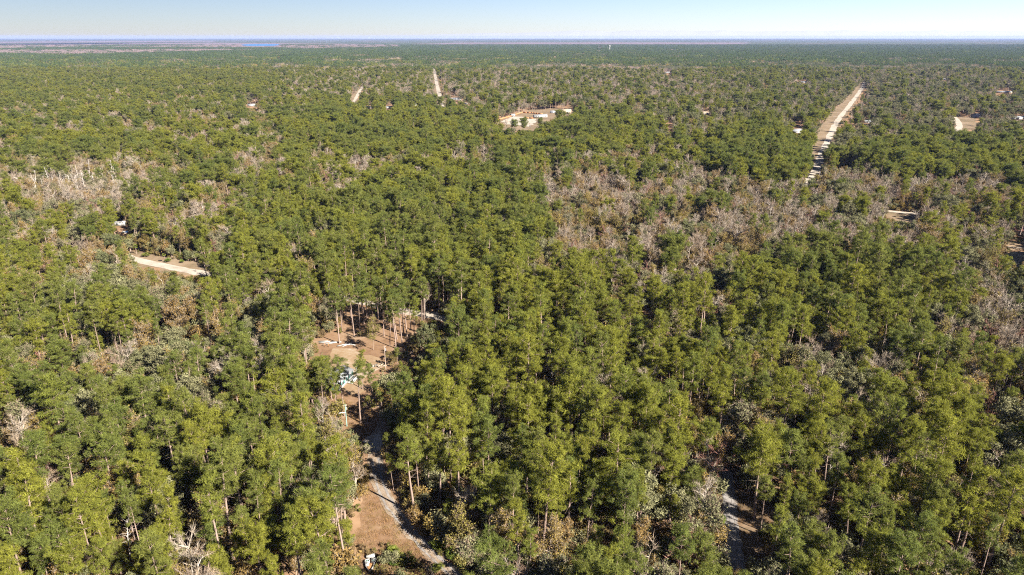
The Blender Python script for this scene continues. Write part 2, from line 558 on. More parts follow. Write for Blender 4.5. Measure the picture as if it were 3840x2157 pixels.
def road_with_verge(name, px, w, left, right, seed):
    c = strip(name, px, w, 0.20, 'sand', 12.0, 0.6, seed)
    t = np.gradient(c, axis=0)
    t /= np.linalg.norm(t, axis=1)[:, None]
    nrm = np.stack([-t[:, 1], t[:, 0]], 1)
    mid = c + nrm * (left - right) / 2
    strip('verge', None, left + right, 0.10, 'verge', 12.0, 1.2, seed + 1, pts=mid[::2])


road_with_verge('sand_road', [(2985, 730), (3022, 690), (3062, 640), (3083, 575), (3118, 497), (3146, 445), (3194, 385), (3228, 337), (3245, 305), (3262, 268)], 7.0, 17, 7, 31)
road_with_verge('sand_road', [(1690, 470), (1668, 420), (1656, 390), (1645, 345), (1636, 305), (1628, 262), (1622, 240)], 8.0, 17, 7, 33)
road_with_verge('sand_road', [(1296, 430), (1330, 376), (1358, 328), (1376, 305)], 6.0, 16, 4, 35)
px_sheet('field', [(1850, 460), (1955, 420), (2019, 405), (2140, 408), (2170, 422), (2120, 446), (2060, 462), (2010, 492), (1870, 492)], 0.12, 'verge', 2.0, 10.0, 37)
px_sheet('sand_lot', [(1880, 455), (1925, 437), (1965, 440), (2015, 450), (1990, 475), (1900, 466)], 0.2, 'sand', 1.5, 6.0, 38)
px_sheet('field', [(3585, 436), (3660, 442), (3668, 486), (3592, 488)], 0.12, 'verge', 2.0, 8.0, 39)
strip('sand_road', [(3572, 434), (3586, 450), (3596, 468), (3594, 485), (3580, 505)], 8.0, 0.2, 'sand', 5.0, 0.4, 40)
strip('sand_road', [(3250, 776), (3320, 791), (3400, 799), (3450, 804), (3540, 822)], 5.0, 0.15, 'sand', 5.0, 0.3, 41)
px_sheet('grass_strip', [(3300, 785), (3460, 803), (3450, 830), (3405, 838), (3320, 815)], 0.05, 'verge', 1.0, 5.0, 42)
px_sheet('field', [(2610, 432), (2640, 418), (2680, 420), (2670, 436)], 0.12, 'verge', 2.0, 8.0, 51)
strip('dirt_path', [(2470, 510), (2490, 490), (2515, 474), (2545, 455)], 7.0, 0.12, 'straw', 5.0, 0.6, 52)
px_sheet('pond', [(3745, 965), (3780, 950), (3830, 944), (3900, 942), (3960, 960), (3990, 1020), (3880, 1040), (3800, 1012), (3755, 985)], 0.06, 'pond', 1.0, 4.0, 43)
px_sheet('sand_bank', [(3700, 925), (3760, 905), (3860, 908), (3960, 920), (3960, 945), (3850, 937), (3780, 939), (3720, 948)], 0.03, 'yard', 1.0, 4.0, 44)
px_sheet('marsh', [(-900, 214), (0, 213), (250, 209), (500, 202), (760, 194), (1000, 186), (1280, 180), (1500, 177), (1500, 168), (1100, 163), (700, 160), (300, 166), (0, 172), (-900, 172)], 0.6, 'marsh', 60, 300, 45)
px_sheet('marsh', [(1500, 170), (1900, 166), (2400, 168), (2800, 166), (2800, 160), (2300, 159), (1700, 160)], 0.6, 'marsh', 60, 400, 46)
px_sheet('marsh', [(0, 162), (300, 160), (800, 156), (800, 153), (300, 155), (0, 157)], 0.9, 'marsh', 60, 500, 47)
px_sheet('lake', [(903, 168), (935, 165.5), (1000, 165), (1045, 166.5), (1052, 170), (1020, 173), (960, 174), (915, 173)], 1.2, 'lake', 20, 200, 48)


# ------------------------------------------------------------------ plant models
def wobbly(rng, base, d, length, k, wob, up=0.0):
    p = [np.asarray(base, float)]
    d = np.asarray(d, float)
    for _ in range(k):
        d = d + rng.normal(size=3) * wob + np.array((0, 0, up))
        d /= np.linalg.norm(d)
        p.append(p[-1] + d * length / k)
    return np.array(p), d


def faced(rng, o, k, up, loose):
    """leaf direction and side for leaves that face outwards and up, loosely"""
    nrm = o + np.array((0, 0, up)) + rng.normal(size=(k, 3)) * loose
    nrm /= np.linalg.norm(nrm, axis=1)[:, None] + 1e-9
    d = np.cross(nrm, rng.normal(size=(k, 3)))
    d /= np.linalg.norm(d, axis=1)[:, None] + 1e-9
    return d, np.cross(nrm, d)


def puff(geo, rng, c, r, k, length, width, up, slot, flat=0.6, blades=4, loose=0.55):
    """a clump of k needle tufts or leaves round c"""
    o = unit(rng, k) * (rng.random(k) ** 0.4)[:, None]
    tint = np.clip(rng.normal(0.5, 0.16) + rng.normal(0, 0.16, k), 0, 1)
    off = o * r
    off[:, 2] *= flat
    cc = np.repeat(c + off, blades, 0)
    d, sd = faced(rng, np.repeat(o, blades, 0), k * blades, up, loose)
    geo.tris(cc, d, sd, length * rng.uniform(0.7, 1.3, k * blades), width * rng.uniform(0.7, 1.3, k * blades), np.repeat(tint, blades), slot)


def pine_model(seed, h=22.0, rad=3.4, base=0.52, limbs=30, yellow=True, tufts=20, fat=1.0):
    rng = np.random.default_rng(seed)
    tr, cr = Geo(), Geo()
    sp, _ = wobbly(rng, (0, 0, -0.3), (rng.normal() * 0.03, rng.normal() * 0.03, 1), h * 0.97 + 0.3, 8, 0.018)
    zz = np.linspace(0, 1, 9)
    tr.tube(sp, 0.24 * (1 - zz) ** 0.8 + 0.035, 7, 0, 0.45)
    for i in range(limbs):
        t = base + (0.985 - base) * ((i + rng.random()) / limbs) ** 0.9
        q = (t - base) / (1 - base)
        prof = 0.62 + 0.75 * q if q < 0.4 else 0.92 * math.sqrt(max(0.03, 1 - ((q - 0.4) / 0.64) ** 2))
        L = rad * prof * rng.uniform(0.5, 1.35)
        az = i * 2.399 + rng.normal() * 0.4
        el = rng.uniform(0.0, 0.45) + q * 0.5
        p0 = np.array([np.interp(t, zz, sp[:, k]) for k in range(3)])
        d = np.array((math.cos(az) * math.cos(el), math.sin(az) * math.cos(el), math.sin(el)))
        pts, _ = wobbly(rng, p0, d, L, 3, 0.13, 0.06)
        tr.tube(pts, np.array((0.06, 0.045, 0.03, 0.015)) * (0.6 + L / 5), 3, 0, 0.4)
        npf = max(1, int(round(L / 0.85)))
        for j in range(npf):
            s = 1 - (j + rng.random() * 0.5) / npf * 0.75
            c = np.array([np.interp(s, (0, 1 / 3, 2 / 3, 1), pts[:, k]) for k in range(3)])
            c = c + rng.normal(size=3) * np.array((0.45, 0.45, 0.12)) * fat
            puff(cr, rng, c, rng.uniform(0.5, 0.95) * fat, tufts, 0.52 * fat, 0.075 * fat, 0.5, 0, 0.6, 5, 0.8)
    for _ in range(5):
        puff(cr, rng, sp[-1] + rng.normal(size=3) * (0.6, 0.6, 0.3), 0.75, tufts, 0.5, 0.08, 0.5, 0, 0.7, 5, 0.8)
    for _ in range(rng.integers(3, 8)):            # dead stubs under the crown
        t = rng.uniform(base * 0.6, base)
        az = rng.random() * 6.283
        p0 = np.array([np.interp(t, zz, sp[:, k]) for k in range(3)])
        pts, _ = wobbly(rng, p0, (math.cos(az), math.sin(az), 0.05), rng.uniform(0.8, 2.2), 2, 0.15)
        tr.tube(pts, (0.035, 0.025, 0.01), 3, 0, 0.6)
    return dict(trunk=tr, crown=cr, tm=['bark'], cm=['pine_yellow' if yellow else 'pine_green'], h=h, r=rad, base=base)


def oak_model(seed, h=14.0, rad=5.2, mat='oak_leaf', leaves=75, puffs=46, thin=False):
    rng = np.random.default_rng(seed)
    tr, cr = Geo(), Geo()
    sp, _ = wobbly(rng, (0, 0, -0.3), (rng.normal() * 0.06, rng.normal() * 0.06, 1), h * 0.45, 4, 0.06)
    tr.tube(sp, np.array((0.42, 0.33, 0.29, 0.25, 0.2)), 7)
    top = sp[-1]
    for i in range(9):
        az = i * 2.399 + rng.normal() * 0.3
        el = rng.uniform(0.25, 1.15)
        pts, _ = wobbly(rng, sp[2 + i % 3], (math.cos(az) * math.cos(el), math.sin(az) * math.cos(el), math.sin(el)), rad * rng.uniform(0.7, 1.05), 4, 0.14, 0.05)
        tr.tube(pts, (0.17, 0.13, 0.1, 0.07, 0.03), 4, 0, 0.6)
    cz = h * 0.62
    for i in range(puffs):
        d = unit(rng, 1, 0.45)[0]
        rr = rng.uniform(0.55, 1.0) if i % 4 else rng.uniform(0.2, 0.6)
        lump = 1 + 0.22 * math.sin(3 * math.atan2(d[1], d[0]) + seed) + 0.12 * rng.normal()
        c = np.array((d[0] * rad * rr * lump, d[1] * rad * rr * lump, cz + d[2] * (h - cz) * rr))
        puff(cr, rng, c + (top - (0, 0, top[2])), rng.uniform(0.9, 1.5), leaves, 0.36, 0.26, 0.3, 0, 0.7, 2)
    return dict(trunk=tr, crown=cr, tm=['bark'], cm=[mat], h=h, r=rad, base=0.3)


def bare_model(seed, h=16.0, rad=4.2, mat='twig', leaf=None, upright=0.5, leaves=0, wood='twig', fine=4):
    rng = np.random.default_rng(seed)
    tr, cr = Geo(), Geo()
    sp, _ = wobbly(rng, (0, 0, -0.3), (rng.normal() * 0.05, rng.normal() * 0.05, 1), h * 0.8, 6, 0.04, 0.03)
    zz = np.linspace(0, 1, 7)
    tr.tube(sp, 0.22 * (1 - zz * 0.85) * h / 16, 6, 0, 0.6)
    tips, tdir = [], []
    for i in range(11):
        t = rng.uniform(0.35, 1.0)
        p0 = np.array([np.interp(t, zz, sp[:, k]) for k in range(3)])
        az = i * 2.399 + rng.normal() * 0.4
        el = rng.uniform(0.3, 0.9) * (0.7 + upright)
        d = (math.cos(az) * math.cos(el), math.sin(az) * math.cos(el), math.sin(el))
        pts, d2 = wobbly(rng, p0, d, rad * rng.uniform(0.75, 1.25) * (1.1 - 0.4 * t), 4, 0.16, 0.08)
        tr.tube(pts, np.array((0.10, 0.08, 0.06, 0.045, 0.025)) * h / 16, 4, 0, 0.6)
        for j in range(6):
            s = rng.uniform(0.25, 1.0)
            q0 = np.array([np.interp(s, np.linspace(0, 1, 5), pts[:, k]) for k in range(3)])
            dd = unit(rng, 1, 0.5)[0] * 0.8 + d2 * 0.8
            dd /= np.linalg.norm(dd)
            pp, d3 = wobbly(rng, q0, dd, rng.uniform(1.1, 2.4) * h / 16, 2, 0.2, 0.05)
            tr.tube(pp, np.array((0.045, 0.035, 0.018)) * h / 16, 3, 0, 0.6)
            for k in range(5):
                s2 = rng.uniform(0.2, 1)
                tips.append(pp[0] + (pp[2] - pp[0]) * s2)
                tdir.append(d3)
    tips, tdir = np.array(tips), np.array(tdir)
    c = np.repeat(tips, fine, 0)
    d = unit(rng, len(c), 0.35) * 0.9 + np.repeat(tdir, fine, 0) * 0.8
    d /= np.linalg.norm(d, axis=1)[:, None]
    k = len(c)
    cr.tris(c, d, side_of(rng, d), rng.uniform(0.6, 1.5, k) * h / 16, rng.uniform(0.05, 0.09, k), np.clip(rng.normal(0.5, 0.2, k), 0, 1), 0)
    cm = [mat]
    if leaf:
        c = np.repeat(tips, leaves, 0) + rng.normal(size=(len(tips) * leaves, 3)) * 0.45
        d = unit(rng, len(c), 0.3)
        k = len(c)
        cr.tris(c, d, side_of(rng, d), rng.uniform(0.26, 0.46, k), rng.uniform(0.18, 0.32, k), np.clip(rng.normal(0.5, 0.25, k), 0, 1), 1)
        cm = [mat, leaf]
    return dict(trunk=tr, crown=cr, tm=[wood], cm=cm, h=h, r=rad, base=0.3)


def snag_model(seed, h=14.0):
    rng = np.random.default_rng(seed)
    tr, cr = Geo(), Geo()
    sp, _ = wobbly(rng, (0, 0, -0.3), (rng.normal() * 0.05, rng.normal() * 0.05, 1), h, 6, 0.03)
    tr.tube(sp, np.linspace(0.19, 0.07, 7), 6, 0, 0.6)
    for i in range(rng.integers(22, 34)):
        t = rng.uniform(0.35, 0.98)
        p0 = np.array([np.interp(t, np.linspace(0, 1, 7), sp[:, k]) for k in range(3)])
        az = rng.random() * 6.283
        pts, _ = wobbly(rng, p0, (math.cos(az), math.sin(az), rng.uniform(0.2, 1.0)), rng.uniform(0.8, 2.6), 2, 0.2)
        cr.tube(pts, (0.05, 0.035, 0.015), 3, 0, 0.5)
    return dict(trunk=tr, crown=cr, tm=['snag_wood'], cm=['snag_wood'], h=h, r=1.5, base=0.4)


def fan(geo, rng, c, d, r, slot, leaflets=9):
    """one fan-shaped palm leaf on its stalk"""
    d = d / np.linalg.norm(d)
    s = np.cross(d, (0, 0, 1.0))
    s /= np.linalg.norm(s) + 1e-9
    nrm = np.cross(s, d)
    tip = c + d * r * 0.9
    geo.tube([c, tip], (0.03, 0.02), 3, slot, 0.6)
    a = np.linspace(-1.5, 1.5, leaflets)
    dd = np.cos(a)[:, None] * d + np.sin(a)[:, None] * s + nrm * -0.12 - np.array((0, 0, 0.25))
    dd /= np.linalg.norm(dd, axis=1)[:, None]
    sd = np.cross(dd, nrm)
    sd /= np.linalg.norm(sd, axis=1)[:, None]
    geo.tris(np.repeat(tip[None], leaflets, 0), dd, sd, np.full(leaflets, r * 0.95), np.full(leaflets, r * 0.2), np.clip(rng.normal(0.5, 0.2, leaflets), 0, 1), slot)


def palm_model(seed, h=8.0):
    rng = np.random.default_rng(seed)
    tr, cr = Geo(), Geo()
    sp, _ = wobbly(rng, (0, 0, -0.3), (rng.normal() * 0.05, rng.normal() * 0.05, 1), h, 5, 0.03)
    tr.tube(sp, np.linspace(0.22, 0.2, 6), 8)
    for i in range(30):
        az = i * 2.399
        el = rng.uniform(-0.75, 1.2)
        fan(cr, rng, sp[-1], np.array((math.cos(az) * math.cos(el), math.sin(az) * math.cos(el), math.sin(el))), rng.uniform(0.95, 1.3), 0, 11)
    return dict(trunk=tr, crown=cr, tm=['bark'], cm=['palm_leaf'], h=h + 1.5, r=2.0, base=0.6)


def palmetto_model(seed):
    rng = np.random.default_rng(seed)
    tr, cr = Geo(), Geo()
    for j in range(3):
        c = np.array((rng.normal() * 0.6, rng.normal() * 0.6, -0.1))
        tr.tube([c, c + (0.1, 0.1, 0.6)], (0.14, 0.1), 5)
        for i in range(12):
            az = i * 2.399 + j
            el = rng.uniform(0.3, 1.35)
            fan(cr, rng, c + (0.1, 0.1, 0.55), np.array((math.cos(az) * math.cos(el), math.sin(az) * math.cos(el), math.sin(el))), rng.uniform(0.75, 1.1), 0, 9)
    return dict(trunk=tr, crown=cr, tm=['bark'], cm=['palm_leaf'], h=2.4, r=1.6, base=0.1)


def bush_model(seed, mat='bush_leaf', h=2.6, rad=1.7):
    rng = np.random.default_rng(seed)
    tr, cr = Geo(), Geo()
    for i in range(6):
        az = i * 1.05
        pts, _ = wobbly(rng, (0, 0, -0.1), (math.cos(az) * 0.5, math.sin(az) * 0.5, 1), h * 0.8, 2, 0.15)
        tr.tube(pts, (0.05, 0.035, 0.012), 3)
    for i in range(13):
        d = unit(rng, 1, 0.5)[0]
        c = np.array((d[0] * rad * 0.75, d[1] * rad * 0.75, max(0.45, h * 0.5 + d[2] * h * 0.42)))
        puff(cr, rng, c, rng.uniform(0.5, 0.8), 34, 0.26, 0.2, 0.3, 0, 0.8, 2)
    return dict(trunk=tr, crown=cr, tm=['twig'], cm=[mat], h=h, r=rad, base=0.1)


def grass_model(seed):
    rng = np.random.default_rng(seed)
    cr = Geo()
    k = 60
    c = np.stack([rng.normal(0, 0.55, k), rng.normal(0, 0.55, k), np.full(k, -0.03)], 1)
    d = unit(rng, k, 2.0)
    cr.tris(c, d, side_of(rng, d), rng.uniform(0.3, 0.75, k), rng.uniform(0.04, 0.09, k), rng.random(k), 0)
    return dict(trunk=None, crown=cr, tm=[], cm=['dry_blade'], h=0.7, r=0.6, base=0)


def stand_model(seed, kind, R=14.0, count=10, blades=90, size=1.0):
    """several far trees standing together"""
    rng = np.random.default_rng(seed)
    ge = Geo()
    mats = {'pine': ['bark', 'plantation_shaded'], 'yellow': ['bark', 'pine_green'], 'oak': ['bark', 'oak_shaded'], 'bare': ['twig', 'twig'], 'ochre': ['twig', 'ochre_leaf'], 'red': ['swamp_twig', 'swamp_twig']}[kind]
    for i in range(count):
        a, r = i * 2.399 + rng.normal() * 0.3, R * math.sqrt((i + 0.5) / count)
        x, y = r * math.cos(a), r * math.sin(a)
        if kind in ('pine', 'yellow'):
            h, cr_, z0 = rng.uniform(12, 22), rng.uniform(2.6, 4.6), 0.45
        else:
            h, cr_, z0 = rng.uniform(9, 16.5), rng.uniform(3.6, 6.0), 0.3
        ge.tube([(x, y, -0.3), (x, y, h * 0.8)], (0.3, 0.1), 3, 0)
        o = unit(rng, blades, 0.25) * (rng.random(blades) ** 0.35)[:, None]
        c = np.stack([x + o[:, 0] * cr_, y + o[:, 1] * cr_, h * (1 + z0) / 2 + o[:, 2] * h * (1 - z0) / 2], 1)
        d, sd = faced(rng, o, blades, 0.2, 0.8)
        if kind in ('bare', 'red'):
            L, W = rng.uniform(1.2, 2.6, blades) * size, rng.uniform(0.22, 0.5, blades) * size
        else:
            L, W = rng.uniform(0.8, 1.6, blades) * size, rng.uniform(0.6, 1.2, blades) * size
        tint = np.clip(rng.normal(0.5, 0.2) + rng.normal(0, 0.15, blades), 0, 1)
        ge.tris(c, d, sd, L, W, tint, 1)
    return ge.mesh(kind + '_stand', mats)


K = {}
K['pine'] = [pine_model(100 + i, h=[22, 20, 21, 18, 23, 20, 16, 20, 14, 22][i], rad=[3.4, 2.8, 4.2, 3.1, 3.5, 2.6, 2.9, 3.9, 2.4, 2.8][i], base=[0.54, 0.5, 0.56, 0.46, 0.62, 0.56, 0.44, 0.54, 0.36, 0.64][i], limbs=[30, 28, 34, 30, 26, 24, 32, 30, 30, 20][i], yellow=i in (0, 2, 3, 5, 8)) for i in range(10)]
K['pine'] += [pine_model(130 + i, h=[18, 19, 17, 18][i], rad=[5.0, 5.6, 4.6, 5.2][i], base=[.5, .56, .48, .54][i], limbs=[44, 46, 40, 44][i], yellow=i % 2 == 0, tufts=17, fat=1.35) for i in range(4)]      # old wide-crowned pines
K['oak'] = [oak_model(200 + i, h=[14, 12, 16, 13, 15][i], rad=[6.6, 5.4, 8.4, 7.4, 5.8][i], puffs=[70, 50, 110, 84, 60][i]) for i in range(5)]
K['bare'] = [bare_model(300 + i, fine=3, h=[18, 16, 19, 15, 17, 14][i], rad=[4.4, 4.6, 3.8, 4.8, 4.0, 4.2][i], mat='red_twig' if i == 5 else 'twig', wood='red_twig' if i == 5 else 'pale_wood' if i in (0, 2, 4) else 'twig') for i in range(6)]
K['ochre'] = [bare_model(400 + i, h=[16, 13, 14.5, 12][i], rad=[4.4, 4.8, 4.2, 4.4][i], leaf='ochre_leaf' if i != 2 else 'oak_leaf', leaves=8) for i in range(4)]
K['snag'] = [snag_model(500 + i, h=[15, 12, 17, 10][i]) for i in range(4)]
K['palm'] = [palm_model(600 + i, h=[8, 6.5, 9][i]) for i in range(3)]
K['palmetto'] = [palmetto_model(620 + i) for i in range(2)]
K['bush'] = [bush_model(640 + i, h=[2.6, 3.2, 2.0][i], rad=[1.7, 1.9, 1.5][i]) for i in range(3)] + [oak_model(650, h=5.0, rad=2.2, leaves=40, puffs=18), bare_model(651, h=5.0, rad=2.0, leaf='ochre_leaf', leaves=3, fine=2)]
K['grass'] = [grass_model(660 + i) for i in range(2)]

for kind, models in K.items():
    for i, m_ in enumerate(models):
        if m_['trunk'] is not None:
            m_['tmesh'] = m_['trunk'].mesh(kind + '_trunk', m_['tm'])
        m_['cmesh'] = m_['crown'].mesh(kind + '_crown', m_['cm'])


def whole(m_, name):
    """trunk and crown of a model as one mesh, for the uncountable mass"""
    ge = Geo()
    k = 0
    if m_['trunk'] is not None:
        v, f, t, mi = m_['trunk'].arrays()
        ge.v.append(v); ge.f.append(f); ge.t.append(t); ge.m.append(mi)
        ge.n += len(v)
        k = len(m_['tm'])
    v, f, t, mi = m_['crown'].arrays()
    ge.v.append(v); ge.f.append(f + ge.n); ge.t.append(t); ge.m.append(mi + k)
    return ge.mesh(name, m_['tm'] + m_['cm'])


def scatter(name, meshes, pos, rot, scl, pick, label, cat):
    """one object for a mass of plants nobody could count"""
    src = bpy.data.collections.new(name + '_models')
    for i, me in enumerate(meshes):
        src.objects.link(bpy.data.objects.new('%s_model_%02d' % (name, i), me))
    k = len(pos)
    me = bpy.data.meshes.new(name)
    me.vertices.add(k)
    me.vertices.foreach_set('co', np.asarray(pos, np.float32).ravel())
    for an, ty, val in (('rot', 'FLOAT_VECTOR', rot), ('scl', 'FLOAT_VECTOR', scl)):
        a = me.attributes.new(an, ty, 'POINT')
        a.data.foreach_set('vector', np.asarray(val, np.float32).ravel())
    a = me.attributes.new('pick', 'INT', 'POINT')
    a.data.foreach_set('value', np.asarray(pick, np.int32))
    o = link(name, me)
    o['kind'] = 'stuff'
    tag(o, label, cat)
    ng = bpy.data.node_groups.new(name, 'GeometryNodeTree')
    ng.interface.new_socket('Geometry', in_out='INPUT', socket_type='NodeSocketGeometry')
    ng.interface.new_socket('Geometry', in_out='OUTPUT', socket_type='NodeSocketGeometry')
    nn, ll = ng.nodes, ng.links
    gi, go = nn.new('NodeGroupInput'), nn.new('NodeGroupOutput')
    ci = nn.new('GeometryNodeCollectionInfo')
    ci.inputs['Collection'].default_value = src
    ci.inputs['Separate Children'].default_value = True
    ci.inputs['Reset Children'].default_value = True
    ip = nn.new('GeometryNodeInstanceOnPoints')
    ip.inputs['Pick Instance'].default_value = True

    def attr(nm, ty):
        a_ = nn.new('GeometryNodeInputNamedAttribute')
        a_.data_type = ty
        a_.inputs['Name'].default_value = nm
        return next(s for s in a_.outputs if s.enabled and s.name == 'Attribute')
    er = nn.new('FunctionNodeEulerToRotation')
    ll.new(attr('rot', 'FLOAT_VECTOR'), er.inputs[0])
    ll.new(gi.outputs[0], ip.inputs['Points'])
    ll.new(ci.outputs[0], ip.inputs['Instance'])
    ll.new(attr('pick', 'INT'), ip.inputs['Instance Index'])
    ll.new(er.outputs[0], ip.inputs['Rotation'])
    ll.new(attr('scl', 'FLOAT_VECTOR'), ip.inputs['Scale'])
    ll.new(ip.outputs[0], go.inputs[0])
    md = o.modifiers.new('scatter', 'NODES')
    md.node_group = ng
    return o


# ------------------------------------------------------------------ where plants stand
MS = 4.0                                        # mask cell in photo pixels
MW, MH, MO = 1100, 640, 60                      # mask size, with a margin of MO cells
yy, xx = np.mgrid[0:MH, 0:MW]
UU, VV = (xx - MO) * MS, (yy - 20) * MS


def inside(poly, u, v):
    r = np.zeros(np.shape(u), bool)
    p = np.asarray(poly, float)
    for i in range(len(p)):
        (x0, y0), (x1, y1) = p[i], p[(i + 1) % len(p)]
        if y0 == y1:
            continue
        c = ((y0 > v) != (y1 > v)) & (u < (x1 - x0) * (v - y0) / (y1 - y0) + x0)
        r ^= c
    return r


MASK = np.zeros((MH, MW), bool)
for w_ in WINDOWS:
    MASK |= inside(w_, UU, VV)
HOUSE_PX = []            # (u, v, half width, half height) of buildings that show
for (u, v, a, b_) in [(945, 396, 24, 6), (1384, 402, 9, 7), (1458, 401, 14, 8), (1548, 393, 14, 6), (1706, 371, 18, 6), (1740, 391, 14, 6), (2990, 490, 22, 11), (3765, 344, 30, 8), (3815, 443, 26, 6), (3660, 433, 14, 8), (2980, 300, 14, 4), (2873, 309, 12, 4), (3268 + 275, 298, 10, 5), (2247, 180, 5, 9), (460, 865, 16, 14), (445, 838, 20, 8), (282, 926, 22, 9), (3822, 866, 22, 12), (1228, 1290, 40, 20), (1303, 1430, 22, 34), (1386, 2118, 30, 38), (2425, 1160, 12, 10), (2500, 275, 18, 4), (2505, 475, 14, 14), (2640, 425, 22, 8), (3251, 458, 12, 5), (2878, 438, 14, 6), (3013, 307, 10, 4)]:
    MASK |= (abs(UU - u) < a) & (abs(VV - v) < b_)


SCREEN = inside(W_SCREEN, UU, VV)


def masked(u, v):
    i = np.clip((u / MS + MO).astype(int), 0, MW - 1)
    j = np.clip((v / MS + 20).astype(int), 0, MH - 1)
    return MASK[j, i] | (SCREEN[j, i] & (np.sin(u * 12.9 + v * 78.2) > -0.1))


def hides(x, y, h, r, base, trunk=True):
    """does a plant here stand in front of a window?"""
    hit = np.zeros(len(x), bool)
    for fz in (0.0, 0.25, 0.5, 0.75, 1.0):
        z = h * (base + (1 - base) * fz)
        w_ = r * (0.75 if 0.1 < fz < 0.9 else 0.35)
        for sx_ in (-1, 0, 1):
            hit |= masked(*project(x + sx_ * w_, y, z))
    hit &= ~((y > 420) & (RNG.random(len(x)) < 0.06))
    if trunk:
        for fz in (0.0, 0.5):
            hit |= masked(*project(x, y, h * base * fz))
    return hit


SUNNY = np.zeros((MH, MW), bool)
for w_ in (W_ROAD_L, W_ROAD_M, W_MID, W_ROAD_E, W_ROAD_C, W_ROAD_W, W_ROAD_P, [(1215, 1310), (1330, 1300), (1440, 1350), (1400, 1400), (1360, 1475), (1230, 1480)], [(1350, 2040), (1380, 1870), (1420, 1840), (1600, 2060), (1500, 2060)], [(3010, 692), (3044, 640), (3082, 640), (3053, 690)], [(3070, 495), (3190, 352), (3236, 345), (3121, 520)]):
    SUNNY |= inside(w_, UU, VV)
SHD = np.array((-math.sin(SUN_AZ), -math.cos(SUN_AZ))) / math.tan(SUN_EL)


def shades(x, y, h, r, base):
    hit = np.zeros(len(x), bool)
    for fz in (0.0, 0.33, 0.66, 1.0):
        z = h * (base + (1 - base) * fz)
        for o_ in (-0.6, 0, 0.6):
            u_, v_ = project(x + SHD[0] * z + o_ * r, y + SHD[1] * z, 0 * z)
            i = np.clip((u_ / MS + MO).astype(int), 0, MW - 1)
            j = np.clip((v_ / MS + 20).astype(int), 0, MH - 1)
            hit |= SUNNY[j, i]
    return hit


# mixture of kinds, drawn from the photograph: (u, v, ru, rv, pine, oak, bare, ochre, strength)
PATCH = [
    (2200, 800, 520, 130, .03, .05, .54, .38, 1.0), (1960, 900, 280, 150, .06, .05, .39, .50, 1.0), (2720, 810, 380, 140, .05, .08, .53, .34, 1.0),
    (1900, 640, 600, 70, .20, .08, .36, .36, .9), (1400, 650, 190, 90, .25, .05, .45, .25, .9), (3350, 735, 400, 70, .06, .20, .50, .24, 1.0),
    (3630, 1150, 270, 240, .05, .25, .50, .20, 1.0), (3480, 890, 300, 90, .15, .35, .35, .15, .9), (2980, 900, 260, 80, .12, .25, .38, .25, .9),
    (2450, 990, 420, 100, .30, .15, .25, .30, .8), (490, 1110, 240, 130, .06, .55, .12, .27, 1.0), (420, 1480, 230, 140, .15, .25, .10, .50, .9),
    (650, 1500, 130, 60, .10, .50, .10, .30, .9), (2550, 1850, 120, 220, .10, .10, .45, .35, 1.0), (1920, 2080, 170, 90, .05, .15, .30, .50, 1.0),
    (2890, 1560, 210, 90, .20, .10, .25, .45, .9), (2080, 960, 330, 110, .05, .08, .37, .50, .95), (2750, 930, 260, 90, .10, .15, .40, .35, .9), (3250, 1330, 220, 90, .25, .40, .15, .20, .7), (1450, 2080, 60, 60, .05, .4, .05, .5, 1.0),
    (300, 690, 230, 70, .05, .10, .50, .35, 1.0), (150, 800, 160, 60, .10, .35, .25, .30, .9), (1350, 300, 260, 70, .20, .30, .42, .08, .9),
    (1450, 235, 200, 30, .40, .20, .35, .05, .7), (1850, 340, 250, 40, .10, .45, .40, .05, .9), (2700, 370, 260, 40, .10, .50, .32, .08, .9),
    (2600, 450, 200, 60, .15, .45, .30, .10, .8), (700, 455, 240, 25, .25, .10, .20, .45, .8), (480, 560, 300, 40, .45, .05, .20, .30, .7),
    (3450, 380, 420, 110, .06, .78, .12, .04, 1.0), (3300, 520, 300, 60, .12, .70, .12, .06, .9), (2850, 450, 260, 110, .15, .62, .17, .06, .9),
    (1160, 1000, 300, 220, .90, .04, .01, .05, .8), (1650, 850, 330, 180, .93, .03, .01, .03, .9), (2850, 570, 200, 90, .92, .06, .01, .01, 1.0),
    (2150, 500, 280, 70, .82, .12, .03, .03, .9), (3200, 1120, 360, 160, .90, .06, .02, .02, 1.0), (3400, 1850, 500, 330, .78, .12, .04, .06, .8), (3050, 1400, 420, 130, .38, .22, .16, .24, .85), (2150, 310, 520, 60, .12, .42, .36, .10, .9),
    (2050, 1500, 520, 420, .93, .03, .02, .02, .9), (1450, 480, 320, 90, .88, .08, .02, .02, .9), (3500, 600, 340, 50, .75, .20, .03, .02, .9),
    (700, 1850, 600, 280, .85, .07, .02, .06, .8), (250, 1200, 300, 100, .80, .08, .02, .10, .6),
]


